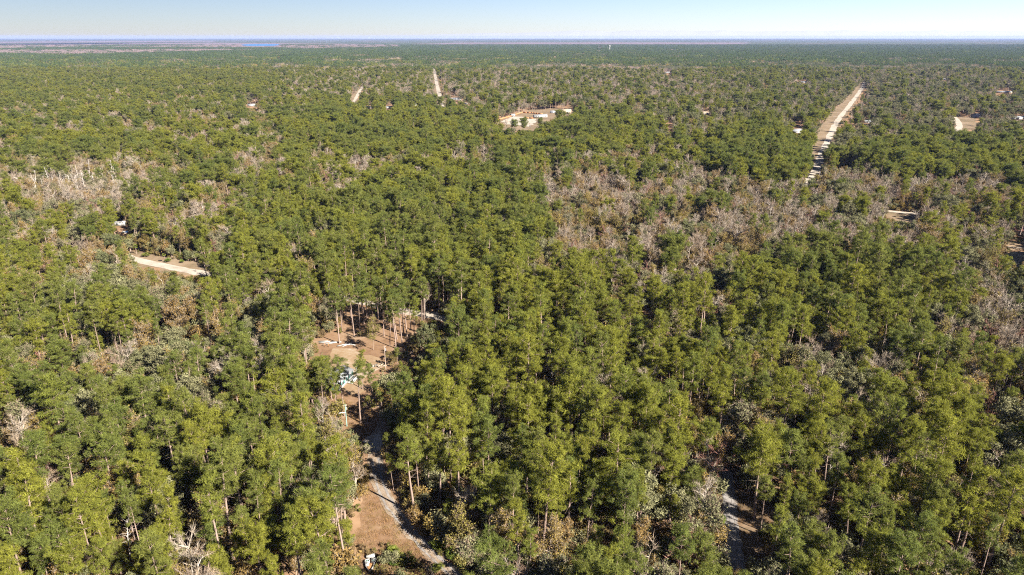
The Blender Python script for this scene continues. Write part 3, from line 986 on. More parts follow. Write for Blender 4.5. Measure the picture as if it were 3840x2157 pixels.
def mixture(u, v):
    far = np.clip((520 - v) / 200, 0, 1)
    rt = np.clip((u - 1500) / 900, 0, 1)
    near = np.clip((v - 950) / 250, 0, 1) * (1 - far)
    mid = 1 - far - near
    base = np.stack([
        near * 0.45 + mid * 0.28 + far * (0.40 * (1 - rt) + 0.20 * rt),
        near * 0.15 + mid * 0.17 + far * (0.20 * (1 - rt) + 0.50 * rt),
        near * 0.13 + mid * 0.22 + far * (0.21 * (1 - rt) + 0.20 * rt),
        near * 0.27 + mid * 0.33 + far * (0.19 * (1 - rt) + 0.06 * rt)], 1)
    vf = np.clip((260 - v) / 50, 0, 1)[:, None]      # beyond, pine plantation
    base = base * (1 - vf) + np.array((0.72, 0.2, 0.05, 0.03)) * vf
    for (cu, cv, ru, rv, a, b_, c, d, s) in PATCH:
        q = ((u - cu) / ru) ** 2 + ((v - cv) / rv) ** 2
        w_ = (np.clip(1.7 - q, 0, 0.6) / 0.6 * s)[:, None]
        base = base * (1 - w_) + np.array((a, b_, c, d)) * w_
    return base / base.sum(1)[:, None]


def jitter_grid(cell, y0, y1, slope=0.86, pad=55):
    ys = np.arange(y0, y1, cell)
    X, Y = [], []
    for k, y in enumerate(ys):
        w_ = y * slope + pad
        xs = np.arange(-w_, w_, cell) + (k % 2) * cell / 2
        X.append(xs)
        Y.append(np.full(len(xs), y))
    X, Y = np.concatenate(X), np.concatenate(Y)
    return X + RNG.uniform(-.48, .48, len(X)) * cell, Y + RNG.uniform(-.48, .48, len(X)) * cell


NAMES = ['pine', 'oak', 'bare', 'ochre']
placed = {k: [] for k in K}                     # rows: x, y, rz, scale, variant


def clumpy(x, y, s, seed):
    """cheap smooth noise in 0..1"""
    r = np.random.default_rng(seed)
    o = np.zeros(len(x))
    for _ in range(6):
        a = r.random() * 6.283
        k = s * r.uniform(0.6, 1.6)
        o += np.sin((x * math.cos(a) + y * math.sin(a)) * k + r.random() * 6.283)
    return 0.5 + o / 7


def patchy(x, y, s, seed, amount=0.66):
    """uniform in 0..1, partly alike among neighbours, so that kinds stand in groups"""
    q = amount * clumpy(x, y, s, seed) + amount * 0.6 * clumpy(x, y, s * 2.7, seed + 1) + (1 - amount) * RNG.random(len(x))
    r_ = np.empty(len(q))
    r_[np.argsort(q)] = (np.arange(len(q)) + 0.5) / len(q)
    return (r_ + 0.37) % 1.0


MIDFAR = 2300.0
x, y = jitter_grid(4.6, 62, MIDFAR)
u, v = project(x, y, 13.0)
mix = mixture(u, v)
mix[:, 0] *= 0.5 + clumpy(x, y, 0.07, 5)
mix[:, 2] *= 0.4 + 1.2 * clumpy(x, y, 0.09, 6)
mix /= mix.sum(1)[:, None]
pickk = (mix.cumsum(1) < patchy(x, y, 0.085, 33)[:, None]).sum(1)
dens = np.where(pickk == 0, 0.86, np.where(pickk == 1, 0.44, np.where(pickk == 2, 0.80, 0.90)))
gap = clumpy(x, y, 0.055, 9) < 0.13
dens = dens * (1 - np.where(pickk < 2, 0.5, 0.35) * np.clip((y - 260) / 600, 0, 1))
keep = (RNG.random(len(x)) < dens) & ~(gap & (RNG.random(len(x)) < 0.6))
for ki, kind in enumerate(NAMES):
    s_ = keep & (pickk == ki)
    px_, py_ = x[s_], y[s_]
    k = len(px_)
    nv = len(K[kind])
    if kind == 'pine':
        zone = clumpy(px_, py_, 0.03, 12)
        var = np.where(RNG.random(k) < np.clip(zone * 1.0 + 0.05, 0, 1), RNG.choice([0, 2, 3, 5, 8], k), RNG.choice([1, 4, 6, 7, 9], k))
        old = RNG.random(k) < np.clip((py_ - 260) / 500, 0.0, 0.75)
        var = np.where(old, 10 + (np.isin(var, (0, 2, 3, 5, 8)) ^ True) + 2 * RNG.integers(0, 2, k), var)
        sc_ = np.clip(RNG.normal(0.95, 0.19, k), 0.45, 1.35)
    elif kind == 'bare':
        var = RNG.choice(nv, k, p=[.22, .2, .2, .15, .15, .08])
        sc_ = np.clip(RNG.normal(0.92, 0.15, k), 0.55, 1.25)
    else:
        var = RNG.integers(0, nv, k)
        sc_ = np.clip(RNG.normal(0.92, 0.17, k), 0.5, 1.3)
    H_ = np.array([m_['h'] for m_ in K[kind]])[var]
    R_ = np.array([m_['r'] for m_ in K[kind]])[var]
    B_ = np.array([m_['base'] for m_ in K[kind]])[var]
    bad = hides(px_, py_, H_ * sc_, R_ * sc_, B_) | (shades(px_, py_, H_ * sc_, R_ * sc_, B_) & (RNG.random(k) < 0.85))
    # where a full tree would hide the ground, a low one may still stand
    low = np.clip(sc_ * 0.42, 0.25, 0.5)
    bad2 = hides(px_, py_, H_ * low, R_ * low, B_ * 0 + 0.1)
    sc_ = np.where(bad, low, sc_)
    ok = ~bad | (~bad2 & (RNG.random(k) < 0.7) & (ki != 2))
    if ki < 2:                                  # no green trees before the dead stand
        tu, tv = project(px_, py_, H_ * sc_ * 0.9)
        ok &= ~(inside([(140, 640), (450, 630), (460, 745), (150, 755)], tu, tv) & (RNG.random(k) < 0.8))
    placed[kind].append(np.stack([px_, py_, RNG.random(k) * 6.283, sc_, var], 1)[ok])

# undergrowth
x, y = jitter_grid(2.7, 75, 680, 0.8, 40)
k = len(x)
var = RNG.choice(5, k, p=[.28, .2, .24, .18, .10])
sc_ = RNG.uniform(0.6, 1.6, k)
H_ = np.array([m_['h'] for m_ in K['bush']])[var] * sc_
R_ = np.array([m_['r'] for m_ in K['bush']])[var] * sc_
ok = (~hides(x, y, H_, R_, H_ * 0 + 0.1)) & (RNG.random(k) < 0.72)
placed['bush'].append(np.stack([x, y, RNG.random(k) * 6.283, sc_, var], 1)[ok])

x, y = jitter_grid(1.5, 112, 145, 0.5, 10)
u, v = project(x, y, 0)
ok = inside([(1395, 2180), (1400, 2060), (1440, 2045), (1510, 2050), (1560, 2095), (1600, 2150), (1620, 2180)], u, v) | inside([(1300, 2180), (1345, 2060), (1362, 2100), (1350, 2180)], u, v)
ok &= RNG.random(len(x)) < 0.75
k = int(ok.sum())
placed['bush'].append(np.stack([x[ok], y[ok], RNG.random(k) * 6.283, RNG.uniform(0.28, 0.55, k), RNG.choice([0, 1, 2], k)], 1))

# trees set by hand, at their places in the photograph: (kind, base u, base v, scale, variant)
HAND = []
for (u, v, s_, vr) in [(1273, 1288, 1.0, 4), (1329, 1263, 0.95, 9), (1375, 1192, .9, 9), (1395, 1180, .9, 4), (1455, 1226, .9, 9), (1462, 1300, .85, 5), (1485, 1308, .9, 4), (1489, 1273, .95, 9), (1508, 1292, .9, 4), (1527, 1265, .95, 9), (1582, 1252, 1.0, 4), (1590, 1215, .9, 9), (1541, 1235, .9, 4), (1352, 1585, .95, 9), (1292, 1560, .85, 4), (1298, 1195, .85, 9), (1420, 1205, .8, 4), (1232, 1562, .95, 0), (1203, 1540, .9, 7), (1262, 1585, .85, 5), (1245, 1500, .8, 1), (1360, 1460, .7, 5), (1405, 1520, .75, 1), (1350, 1235, .8, 4), (1440, 1262, .85, 9), (1320, 1220, .95, 0), (1365, 1215, .9, 7), (1400, 1232, 1.0, 3), (1430, 1190, .9, 1), (1475, 1245, .9, 0), (1500, 1225, 1.0, 4), (1520, 1215, .9, 7), (1555, 1270, .95, 3), (1470, 1205, .95, 9), (1283, 1240, .9, 1)]:
    HAND.append(('pine', u, v, s_, vr))
HAND += [('ochre', 1400, 1312, .95, 1), ('palm', 2690, 2080, .8, 0), ('palm', 2660, 2150, .75, 1), ('palm', 2700, 2030, .7, 2), ('palm', 3690, 925, .9, 0), ('palm', 3760, 930, .8, 1), ('palm', 513, 955, .75, 1), ('palm', 620, 985, .55, 0), ('palm', 980, 2157, .7, 2), ('palm', 2190, 1185, .9, 0), ('palm', 3120, 690, .9, 2),
         ('palmetto', 1485, 2098, 1.2, 0), ('palmetto', 1500, 2110, 1.1, 1), ('palmetto', 1470, 2118, 1.0, 1), ('palmetto', 1660, 2062, 1.2, 0), ('palmetto', 1690, 2090, 1.1, 1), ('palmetto', 1640, 2040, 1.0, 0), ('palmetto', 1740, 2120, 1.1, 1), ('palmetto', 1790, 2140, 1.2, 0), ('palmetto', 1630, 2150, .9, 0), ('palmetto', 555, 962, 1.2, 0), ('palmetto', 630, 983, 1.2, 1), ('palmetto', 680, 985, 1.0, 0),
         ('bare', 3085, 1500, 1.0, 3), ('bare', 130, 1530, .9, 5), ('bare', 640, 1600, .6, 0), ('bare', 710, 1585, .7, 4), ('bare', 790, 1690, .75, 1), ('bare', 2890, 1800, .8, 5), ('snag', 495, 2120, .8, 0), ('snag', 30, 1880, .6, 1), ('snag', 268, 1825, .5, 3)]
for _ in range(80):                             # the stand of pale dead trunks at the left
    HAND.append(('snag', float(RNG.uniform(140, 460)), float(RNG.uniform(700, 770)), float(RNG.uniform(.9, 1.5)), int(RNG.integers(0, 4))))
for (kd, u, v, s_, vr) in HAND:
    p = ground(u, v)
    placed[kd].append(np.array([[p[0], p[1], RNG.random() * 6.283, s_, vr]]))
n_hand = {k: sum(1 for h_ in HAND if h_[0] == k) for k in K}

# dry grass in the clearings
gx, gy = jitter_grid(0.75, 105, 260, 0.5, 10)
gu, gv = project(gx, gy, 0)
grass_area = inside([(1345, 2165), (1340, 2010), (1370, 1870), (1395, 1770), (1385, 1710), (1360, 1655), (1290, 1610), (1260, 1560), (1290, 1500), (1400, 1540), (1430, 1600), (1395, 1640), (1412, 1780), (1440, 1870), (1500, 1955), (1590, 2062), (1680, 2165)], gu, gv)
verge_area = inside([(2775, 2160), (2765, 1990), (2750, 1880), (2740, 1780), (2800, 1815), (2910, 1840), (2890, 1935), (2920, 2090), (2930, 2160)], gu, gv)
ok = (grass_area & (RNG.random(len(gx)) < 0.5)) | (verge_area & (RNG.random(len(gx)) < 0.3))
k = ok.sum()
placed['grass'].append(np.stack([gx[ok], gy[ok], RNG.random(k) * 6.283, RNG.uniform(.5, 1.1, k), RNG.integers(0, 2, k)], 1))

# ------------------------------------------------------------------ countable trees and the mass behind them
ZONES = [(180, 2020, 'in the bottom left corner of the woods'), (620, 2020, 'near the bottom edge, well left of the driveway'), (1120, 1980, 'just left of the orange grass by the driveway'),
         (1450, 2100, 'beside the wrecked white boat'), (1720, 1850, 'on the right bank of the curving driveway'), (2130, 2020, 'at the bottom centre between driveway and shaded track'),
         (2520, 1950, 'on the left side of the shaded track'), (2960, 2000, 'on the right side of the shaded track'), (3560, 2030, 'in the bottom right corner of the woods'),
         (200, 1620, 'at the left edge, below the picture middle'), (640, 1650, 'in the lower left woods between edge and driveway'), (1080, 1600, 'in the woods just below the teal house'),
         (1430, 1560, 'beside the driveway below the teal house'), (1800, 1520, 'right of the driveway bend, below the clearing'), (2250, 1620, 'in the lower middle of the picture'),
         (2650, 1560, 'above the top end of the shaded track'), (3080, 1520, 'around the big pale bare tree at lower right'), (3550, 1560, 'at the right edge, below the picture middle'),
         (200, 1280, 'at the left edge, level with the clearing'), (640, 1300, 'halfway between left edge and teal house'), (1080, 1330, 'just left of the brown clearing'),
         (1430, 1240, 'inside the brown clearing with bare ground'), (1760, 1240, 'just right of the brown clearing'), (2250, 1240, 'in the picture middle, right of the clearing'),
         (2750, 1220, 'right of the picture middle, above the shaded track'), (3200, 1200, 'in the green stand below the pond, right side'), (3650, 1180, 'below the pond at the right edge'),
         (250, 1000, 'left of the pale limestone road'), (650, 1080, 'just below the pale limestone road at left'), (1150, 1050, 'above the brown clearing, along the limestone road'),
         (1750, 960, 'upper middle, beyond the limestone road'), (2400, 900, 'in the pale leafless belt right of centre'), (3100, 900, 'left of the pond, in the mixed woods'), (3650, 850, 'around the pond at the right edge'),
         (300, 720, 'around the pale dead trunks at upper left'), (900, 750, 'upper left, behind the limestone road'), (1600, 680, 'in the upper middle of the woods'), (2600, 650, 'left of the straight sand road'), (3400, 650, 'right of the straight sand road')]
ZP = np.array([(a, b_) for a, b_, _ in ZONES], float)
LOOK = {
    'pine': ('pine_tree', 'pine tree', lambda vr, s: ('tall' if s > 0.95 else 'mid-height' if s > 0.7 else 'small') + (' yellow-green' if vr in (0, 2, 3, 5, 8, 10, 12) else ' deep green') + ' pine'),
    'oak': ('oak_tree', 'oak tree', lambda vr, s: ('broad' if s > 0.9 else 'smaller') + ' grey-green leafy oak'),
    'bare': ('bare_tree', 'bare tree', lambda vr, s: ('big' if s > 0.95 else 'smaller') + (' reddish' if vr == 5 else ' pale grey') + ' leafless tree'),
    'ochre': ('hardwood_tree', 'hardwood tree', lambda vr, s: ('taller' if s > 0.9 else 'low') + (' olive' if vr == 2 else ' ochre') + ' half-bare hardwood'),
    'snag': ('dead_tree', 'dead tree', lambda vr, s: ('tall' if vr in (0, 2) else 'short') + ' pale dead trunk'),
    'palm': ('palm_tree', 'palm tree', lambda vr, s: 'fan-leaved cabbage palm'),
    'palmetto': ('palmetto', 'palmetto', lambda vr, s: 'low clump of fan-leaved palmetto'),
}
STUFF = {'pine': ('pine_forest', 'green pine woods stretching away beyond the nearest trees', 'forest'), 'oak': ('oak_forest', 'grey-green oak woods mixed among the far pines', 'forest'),
         'bare': ('leafless_woods', 'pale leafless trees massed in the far woods', 'forest'), 'ochre': ('hardwood_thicket', 'ochre and olive half-bare hardwoods in the far woods', 'forest'),
         'bush': ('undergrowth', 'low bushes and saplings filling the forest floor', 'undergrowth'), 'grass': ('dry_grass', 'dry orange grass in the clearings beside the tracks', 'grass')}
PARTS = {'pine': 'crown', 'oak': 'crown', 'bare': 'branches', 'ochre': 'crown', 'snag': 'branches', 'palm': 'crown', 'palmetto': 'leaves'}
MAXN = 300
ORD = ['first', 'second', 'third', 'fourth', 'fifth', 'sixth', 'seventh', 'eighth', 'ninth', 'tenth', 'eleventh', 'twelfth', 'thirteenth', 'fourteenth', 'fifteenth', 'sixteenth', 'seventeenth', 'eighteenth', 'nineteenth', 'twentieth'] + ['%d%s' % (i_, {1: 'st', 2: 'nd', 3: 'rd'}.get(i_ % 10, 'th')) for i_ in range(21, 90)]
for kind in K:
    P = np.concatenate(placed[kind])
    nh = n_hand[kind]
    order = np.arange(len(P))
    if kind in LOOK:
        h_ = np.array([m_['h'] for m_ in K[kind]])[P[:, 4].astype(int)] * P[:, 3]
        u, v = project(P[:, 0], P[:, 1], h_ * 0.7)
        inframe = (u > 0) & (u < 3840) & (v > 0) & (v < 2157)
        dist = np.hypot(P[:, 0], P[:, 1])
        score = np.where(inframe, h_ / dist, 0)
        score[len(P) - nh:] += 100 if nh else 0
        order = np.argsort(-score)
        single = order[:MAXN][score[order[:MAXN]] > 0]
        rest = np.setdiff1d(order, single)
        nm, cat, look = LOOK[kind]
        sets = {}
        for q in single:
            zi = int(np.argmin(((ZP - (u[q], v[q])) ** 2).sum(1)))
            sets.setdefault((look(int(P[q, 4]), P[q, 3]), zi), []).append(q)
        final = {}
        for (lk, zi), qs in sets.items():
            rows = [('', qs)]
            if len(qs) > 5:                        # split into nearer and farther, then count from the left
                qs = sorted(qs, key=lambda q: -v[q])
                cut = len(qs) // 2
                rows = [('nearer ', qs[:cut]), ('farther ', qs[cut:])]
            for row, rq in rows:
                rq = sorted(rq, key=lambda q: u[q])
                for j, q in enumerate(rq):
                    od = '' if len(rq) == 1 else ('leftmost ' if j == 0 else 'rightmost ' if j == len(rq) - 1 else ORD[j] + '-from-left ')
                    final[q] = (od + row + lk + ' ' + ZONES[zi][2]).strip()
        for q in single:
            px_, py_, rz, s_, vr = P[q]
            m_ = K[kind][int(vr)]
            t = thing(nm, final[q], cat, (px_, py_, 0), rz, cat + 's of the nearer woods')
            slim = RNG.uniform(0.78, 1.12)
            t.scale = (s_ * slim, s_ * slim, s_)
            t.rotation_euler = (RNG.normal() * 0.025, RNG.normal() * 0.025, rz)
            link('trunk' if kind != 'palmetto' else 'stem', m_['tmesh'], t)
            link(PARTS[kind], m_['cmesh'], t)
    else:
        rest = order
    if len(rest) and kind in STUFF:
        nm, lab, cat = STUFF[kind]
        R_ = P[rest]
        k = len(R_)
        pos = np.stack([R_[:, 0], R_[:, 1], np.zeros(k)], 1)
        rot = np.stack([RNG.normal(0, .025, k), RNG.normal(0, .025, k), R_[:, 2]], 1)
        sz = R_[:, 3:4] * np.array([[1, 1, 1.0]]) * np.stack([RNG.uniform(.78, 1.12, k)] * 2 + [RNG.uniform(.92, 1.08, k)], 1)
        scatter(nm, [whole(m_, nm) for m_ in K[kind]], pos, rot, sz, R_[:, 4].astype(int), lab, cat)

# far woods: stands of trees, coarser the farther off
STK = ['pine', 'yellow', 'oak', 'bare', 'ochre', 'red']
for (nm, lab, cell, y0, y1, kw) in [('distant_woods', 'far green and grey woods seen as one mass', 21.0, MIDFAR - 10, 3000.0, dict(R=13.0, count=7, blades=140, size=0.95)),
                                    ('horizon_woods', 'farthest dark woods below the horizon', 48.0, 2980.0, 9500.0, dict(R=29.0, count=26, blades=46, size=1.6))]:
    x, y = jitter_grid(cell, y0, y1, 0.80, 80)
    u, v = project(x, y, 12.0)
    mix = mixture(u, v)
    mix[:, 2] *= 0.3 + 1.4 * clumpy(x, y, 0.012, 8)
    mix /= mix.sum(1)[:, None]
    kk = (mix.cumsum(1) < patchy(x, y, 0.009, 44)[:, None]).sum(1)
    yel = RNG.random(len(x)) < np.clip(0.75 - (u / 3840) * 0.7, 0, 1) * np.clip(1.5 - y / 2600, 0.05, 1)
    six = np.where(kk == 0, np.where(yel, 1, 0), kk + 1)
    six = np.where((kk == 2) & (RNG.random(len(x)) < 0.3), 5, six)
    u0, v0 = project(x, y, 0.0)
    bad = hides(x, y, np.full(len(x), 17.0), np.full(len(x), kw['R'] * 0.9), np.full(len(x), 0.05))
    for mw in [[(-900, 218), (0, 216), (500, 206), (1000, 192), (1500, 180), (1500, 163), (700, 158), (300, 162), (0, 166), (-900, 166)], [(1500, 170), (1900, 167), (2800, 167), (2800, 158), (1700, 158)]]:
        swamp = inside(mw, u0, v0) & (clumpy(x, y, 0.0022, 71) < 0.70)
        six = np.where(swamp, np.where(RNG.random(len(x)) < 0.92, 5, 0), six)
        bad |= swamp & (RNG.random(len(x)) < 0.25)
    ok = ~bad
    k = ok.sum()
    pos = np.stack([x[ok], y[ok], np.zeros(k)], 1)
    rot = np.stack([np.zeros(k), np.zeros(k), RNG.random(k) * 6.283], 1)
    sz = np.stack([RNG.uniform(.9, 1.15, k), RNG.uniform(.9, 1.15, k), RNG.uniform(.8, 1.1, k)], 1)
    pick = six[ok] * 2 + RNG.integers(0, 2, k)
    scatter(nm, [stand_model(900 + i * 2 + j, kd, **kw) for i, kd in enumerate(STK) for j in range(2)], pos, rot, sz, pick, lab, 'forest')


# ------------------------------------------------------------------ buildings and small things
def part(name, geo, mats, parent):
    return link(name, geo.mesh(name, mats), parent)


def house(name, label, cat, loc, rz, L, W, hw, wall, roof, pitch=0.25, trim='white_paint', windows=3, group=None, door=True):
    t = thing(name, label, cat, (loc[0], loc[1], 0), rz, group)
    part('wall', Geo().box((0, 0, hw / 2), (L, W, hw)), [wall], t)
    rh = W * pitch
    e = 0.35
    v = [(-L / 2 - e, -W / 2 - e, hw - e * pitch * 2), (L / 2 + e, -W / 2 - e, hw - e * pitch * 2), (L / 2 + e, 0, hw + rh), (-L / 2 - e, 0, hw + rh), (L / 2 + e, W / 2 + e, hw - e * pitch * 2), (-L / 2 - e, W / 2 + e, hw - e * pitch * 2)]
    v += [(a, b_, c - 0.12) for a, b_, c in v]
    f = [(0, 1, 2), (0, 2, 3), (3, 2, 4), (3, 4, 5), (6, 8, 7), (6, 9, 8), (9, 10, 8), (9, 11, 10), (0, 6, 7), (0, 7, 1), (1, 7, 8), (1, 8, 2), (2, 8, 10), (2, 10, 4), (4, 10, 11), (4, 11, 5), (5, 11, 9), (5, 9, 3), (3, 9, 6), (3, 6, 0)]
    part('roof', Geo().add(v, f), [roof], t)
    ga = Geo()
    for s_ in (-1, 1):
        x0 = s_ * L / 2
        ga.add([(x0, -W / 2, hw - 0.05), (x0, W / 2, hw - 0.05), (x0, 0, hw + rh - 0.13), (x0 - s_ * .1, -W / 2, hw - 0.05), (x0 - s_ * .1, W / 2, hw - 0.05), (x0 - s_ * .1, 0, hw + rh - 0.13)], [(0, 1, 2), (3, 5, 4), (0, 2, 3), (2, 5, 3), (1, 4, 2), (4, 5, 2)])
    part('gable', ga, [wall], t)
    for s_ in (-1, 1):
        for i in range(windows):
            x0 = (i + 0.5) / windows * L * 0.86 - L * 0.43
            if door and s_ == -1 and i == windows // 2:
                d_ = part('door', Geo().box((x0, s_ * (W / 2 + 0.03), 1.05), (0.95, 0.08, 2.05)), [trim], t)
                part('handle', Geo().box((x0 + 0.35, s_ * (W / 2 + 0.1), 1.0), (0.06, 0.06, 0.14)), ['dark'], d_)
                continue
            w_ = part('window', Geo().box((x0, s_ * (W / 2 + 0.02), hw * 0.58), (1.3, 0.07, 1.1)), [trim], t)
            part('pane', Geo().box((x0, s_ * (W / 2 + 0.06), hw * 0.58), (1.06, 0.05, 0.86)), ['glass'], w_)
    return t


def at(u, v):
    return ground(u, v)


# teal home in the clearing
a, b2 = at(1268, 1472), at(1326, 1412)
ax = b2 - a
Lh = np.linalg.norm(ax)
rz = math.atan2(ax[1], ax[0])
ctr = (a + b2) / 2 + np.array((-math.sin(rz), math.cos(rz), 0)) * 3.4
hm = house('mobile_home', 'teal and white single-storey home half hidden by pines in the clearing', 'house', ctr, rz, Lh, 6.6, 2.7, 'teal_paint', 'metal_roof', 0.16, windows=5)
tg = Geo()
tg.box((0, -3.33, 0.35), (Lh + 0.1, 0.12, 0.7))
tg.box((0, -3.33, 2.55), (Lh + 0.1, 0.12, 0.25))
for s_ in (-1, 1):
    tg.box((s_ * Lh / 2, -3.33, 1.4), (0.25, 0.2, 2.3))
part('trim', tg, ['white_paint'], hm)
pg = Geo()
pg.box((Lh * 0.25, -4.5, 0.3), (5.0, 2.2, 0.2))
for i in range(6):
    pg.box((Lh * 0.25 - 2.4 + i * 0.96, -5.55, 0.7), (0.1, 0.1, 1.3))
pg.box((Lh * 0.25, -5.55, 1.3), (5.0, 0.12, 0.12))
for i in range(2):
    pg.box((Lh * 0.25 - 2.2 + i * 4.4, -5.5, 0.1), (0.15, 0.15, 0.3))
part('porch', pg, ['white_paint'], hm)
p = at(1323, 1416)
po = thing('white_post', 'white wooden post standing at the far corner of the teal home', 'post', (p[0] + 1.2, p[1] + 1.0, 0))
part('post', Geo().box((0, 0, 2.1), (0.22, 0.22, 4.3)), ['white_paint'], po)
part('cap', Geo().box((0, 0, 4.3), (0.32, 0.32, 0.1)), ['white_paint'], po)


# utility poles
def utility_pole(label, u, v, h, mat, lamp):
    p_ = at(u, v)
    t = thing('utility_pole', label, 'utility pole', (p_[0], p_[1], 0), 0.4)
    part('shaft', Geo().tube([(0, 0, -0.3), (0, 0, h)], (0.17, 0.11), 8), [mat], t)
    if lamp:
        part('lamp_arm', Geo().tube([(0, 0, h * 0.62), (-1.5, 0, h * 0.66)], (0.05, 0.05), 5), ['grey_metal'], t)
        part('lamp_head', Geo().box((-1.7, 0, h * 0.655), (0.7, 0.32, 0.2)), ['white_paint'], t)
    part('crossarm', Geo().box((0, 0, h - 0.5), (1.1, 0.12, 0.14)), ['pole_wood'], t)
    part('transformer', Geo().tube([(0.3, 0, h - 1.9), (0.3, 0, h - 1.1)], (0.24, 0.24), 10).tube([(0.3, 0, h - 1.1), (0.3, 0, h - 1.02)], (0.24, 0.04), 10), ['grey_metal'], t)
    for s_ in (-0.45, 0.45):
        part('insulator', Geo().tube([(s_, 0, h - 0.43), (s_, 0, h - 0.2)], (0.06, 0.05), 6), ['white_paint'], t)


utility_pole('brown wooden utility pole standing in the sunlit brown clearing', 1447, 1391, 9.6, 'pole_wood', False)
utility_pole('greenish utility pole with a lamp arm beside the driveway', 1301, 1600, 7.6, 'green_pole', True)
for (u, v, lab) in [(3608, 440, 'far utility pole at the top of the fenced field on the right'), (3068, 688, 'utility pole at the near end of the straight sand road')]:
    utility_pole(lab, u, v, 10.0, 'pole_wood', False)

# lumber heap and debris in the clearing
p = at(1235, 1289)
rng = np.random.default_rng(70)
for i, (dx, dy, a_, Lp) in enumerate([(0, 0, .3, 5.0), (.5, .6, .15, 4.6), (1.6, .2, .5, 5.2), (2.4, .9, -.1, 4.2), (-1.8, .4, .35, 4.0), (-2.5, 1.2, .1, 3.6), (7.0, -1.2, .9, 4.4), (6.0, -1.6, .25, 4.8), (8.4, -1.0, -.5, 4.6), (5.2, -2.0, .6, 3.6)]):
    t = link('plank', Geo().box((0, 0, 0), (Lp, 0.45, 0.14)).mesh('plank', ['white_paint']))
    t.location = (p[0] + dx, p[1] + dy, 0.14 + 0.15 * (i % 6) * 0.5)
    t.rotation_euler = (0, 0, a_)
    where = ['longest in front of', 'second in', 'right-hand one across', 'far right one of', 'left-hand one of', 'far left one of', 'upright-turned one of', 'lowest one of', 'right end one of', 'left end one of'][i]
    heap = 'plank heap at the left of the clearing' if i < 6 else 'scattered planks beside the clearing heap'
    tag(t, 'white weathered board, ' + where + (' the heap left in the brown clearing' if i < 6 else ' the loose group right of the clearing heap'), 'board', heap)
p = at(1226, 1302)
t = thing('sawhorse', 'small orange-brown wooden frame beside the heap of white boards', 'frame', (p[0], p[1], 0))
part('beam', Geo().box((0, 0, 1.7), (1.6, 0.15, 0.15)), ['fence_wood'], t)
for s_ in (-.7, .7):
    part('leg', Geo().box((s_, 0, 0.8), (0.14, 0.14, 1.64)), ['fence_wood'], t)
p = at(1416, 1372)
hp = Geo()
for i in range(14):
    hp.box((rng.normal() * 1.0, rng.normal() * 0.6, 0.16 + abs(rng.normal()) * 0.32), (rng.uniform(.5, 1.8), rng.uniform(.3, .9), rng.uniform(.08, .3)), 0, rng.random() * 3, rng.normal() * 0.25)
t = thing('debris_heap', 'low heap of tan and grey rubbish beside the brown utility pole', 'debris', (p[0], p[1], 0))
part('heap', hp, ['tan_paint'], t)
part('sheet', Geo().box((-0.9, -0.5, 0.32), (1.9, 1.0, 0.06), 0, 0.3, 0.2), ['white_paint'], t)

# wrecked boat beside the driveway
p = at(1388, 2120)
t = thing('wrecked_boat', 'wrecked white open boat lying in bushes beside the driveway, bottom edge', 'boat', (p[0], p[1], 0), math.radians(-80))
outl = []
for s_ in np.linspace(0, 1, 9):
    xx_ = -2.2 + 4.9 * s_
    hw_ = 1.05 * (1 - max(0, (s_ - 0.45) / 0.55) ** 2.2)
    outl.append((xx_, max(hw_, 0.04)))
hull = Geo()
for sd in (-1, 1):
    for i in range(2, 8):
        (x0, w0), (x1, w1) = outl[i], outl[i + 1]
        zt0, zt1 = 0.55 + 0.03 * i, 0.55 + 0.03 * (i + 1)
        q0, q1 = max(w0 - .17, 0), max(w1 - .17, 0)
        hull.add([(x0, sd * w0, zt0), (x1, sd * w1, zt1), (x1, sd * w1 * 0.75, 0.0), (x0, sd * w0 * 0.75, 0.0)], [(0, 1, 2), (0, 2, 3)])
        hull.add([(x0, sd * w0, zt0), (x1, sd * w1, zt1), (x1, sd * q1, zt1), (x0, sd * q0, zt0)], [(0, 1, 2), (0, 2, 3)])
        hull.add([(x0, sd * q0, zt0), (x1, sd * q1, zt1), (x1, sd * q1 * .8, .2), (x0, sd * q0 * .8, .2)], [(0, 1, 2), (0, 2, 3)])
part('hull', hull, ['white_paint'], t)
part('floor', Geo().box((0.2, 0, 0.14), (3.2, 1.3, 0.08)), ['fence_wood'], t)
part('bench', Geo().box((-2.5, 0.1, 0.35), (0.8, 1.9, 0.7)), ['white_paint'], t)
part('transom', Geo().box((-1.75, 0.55, 0.2), (0.5, 0.7, 0.4)), ['white_paint'], t)
for (hx, hy) in ((-0.75, 0.85), (-0.8, -0.6)):
    fr = Geo()
    for (ox, oy, sx_, sy_) in ((-.45, 0, .16, 1.05), (.45, 0, .16, 1.05), (0, -.45, .74, .16), (0, .45, .74, .16)):
        fr.box((hx + ox, hy + oy, 0.5), (sx_, sy_, 0.5))
    hb = part('hatch', fr, ['white_paint'], t)
    part('hatch_well', Geo().box((hx, hy, 0.4), (0.74, 0.74, 0.3)), ['green_pole'], hb)
part('seat', Geo().box((0.15, -0.55, 0.4), (0.7, 0.75, 0.6)), ['white_paint'], t)

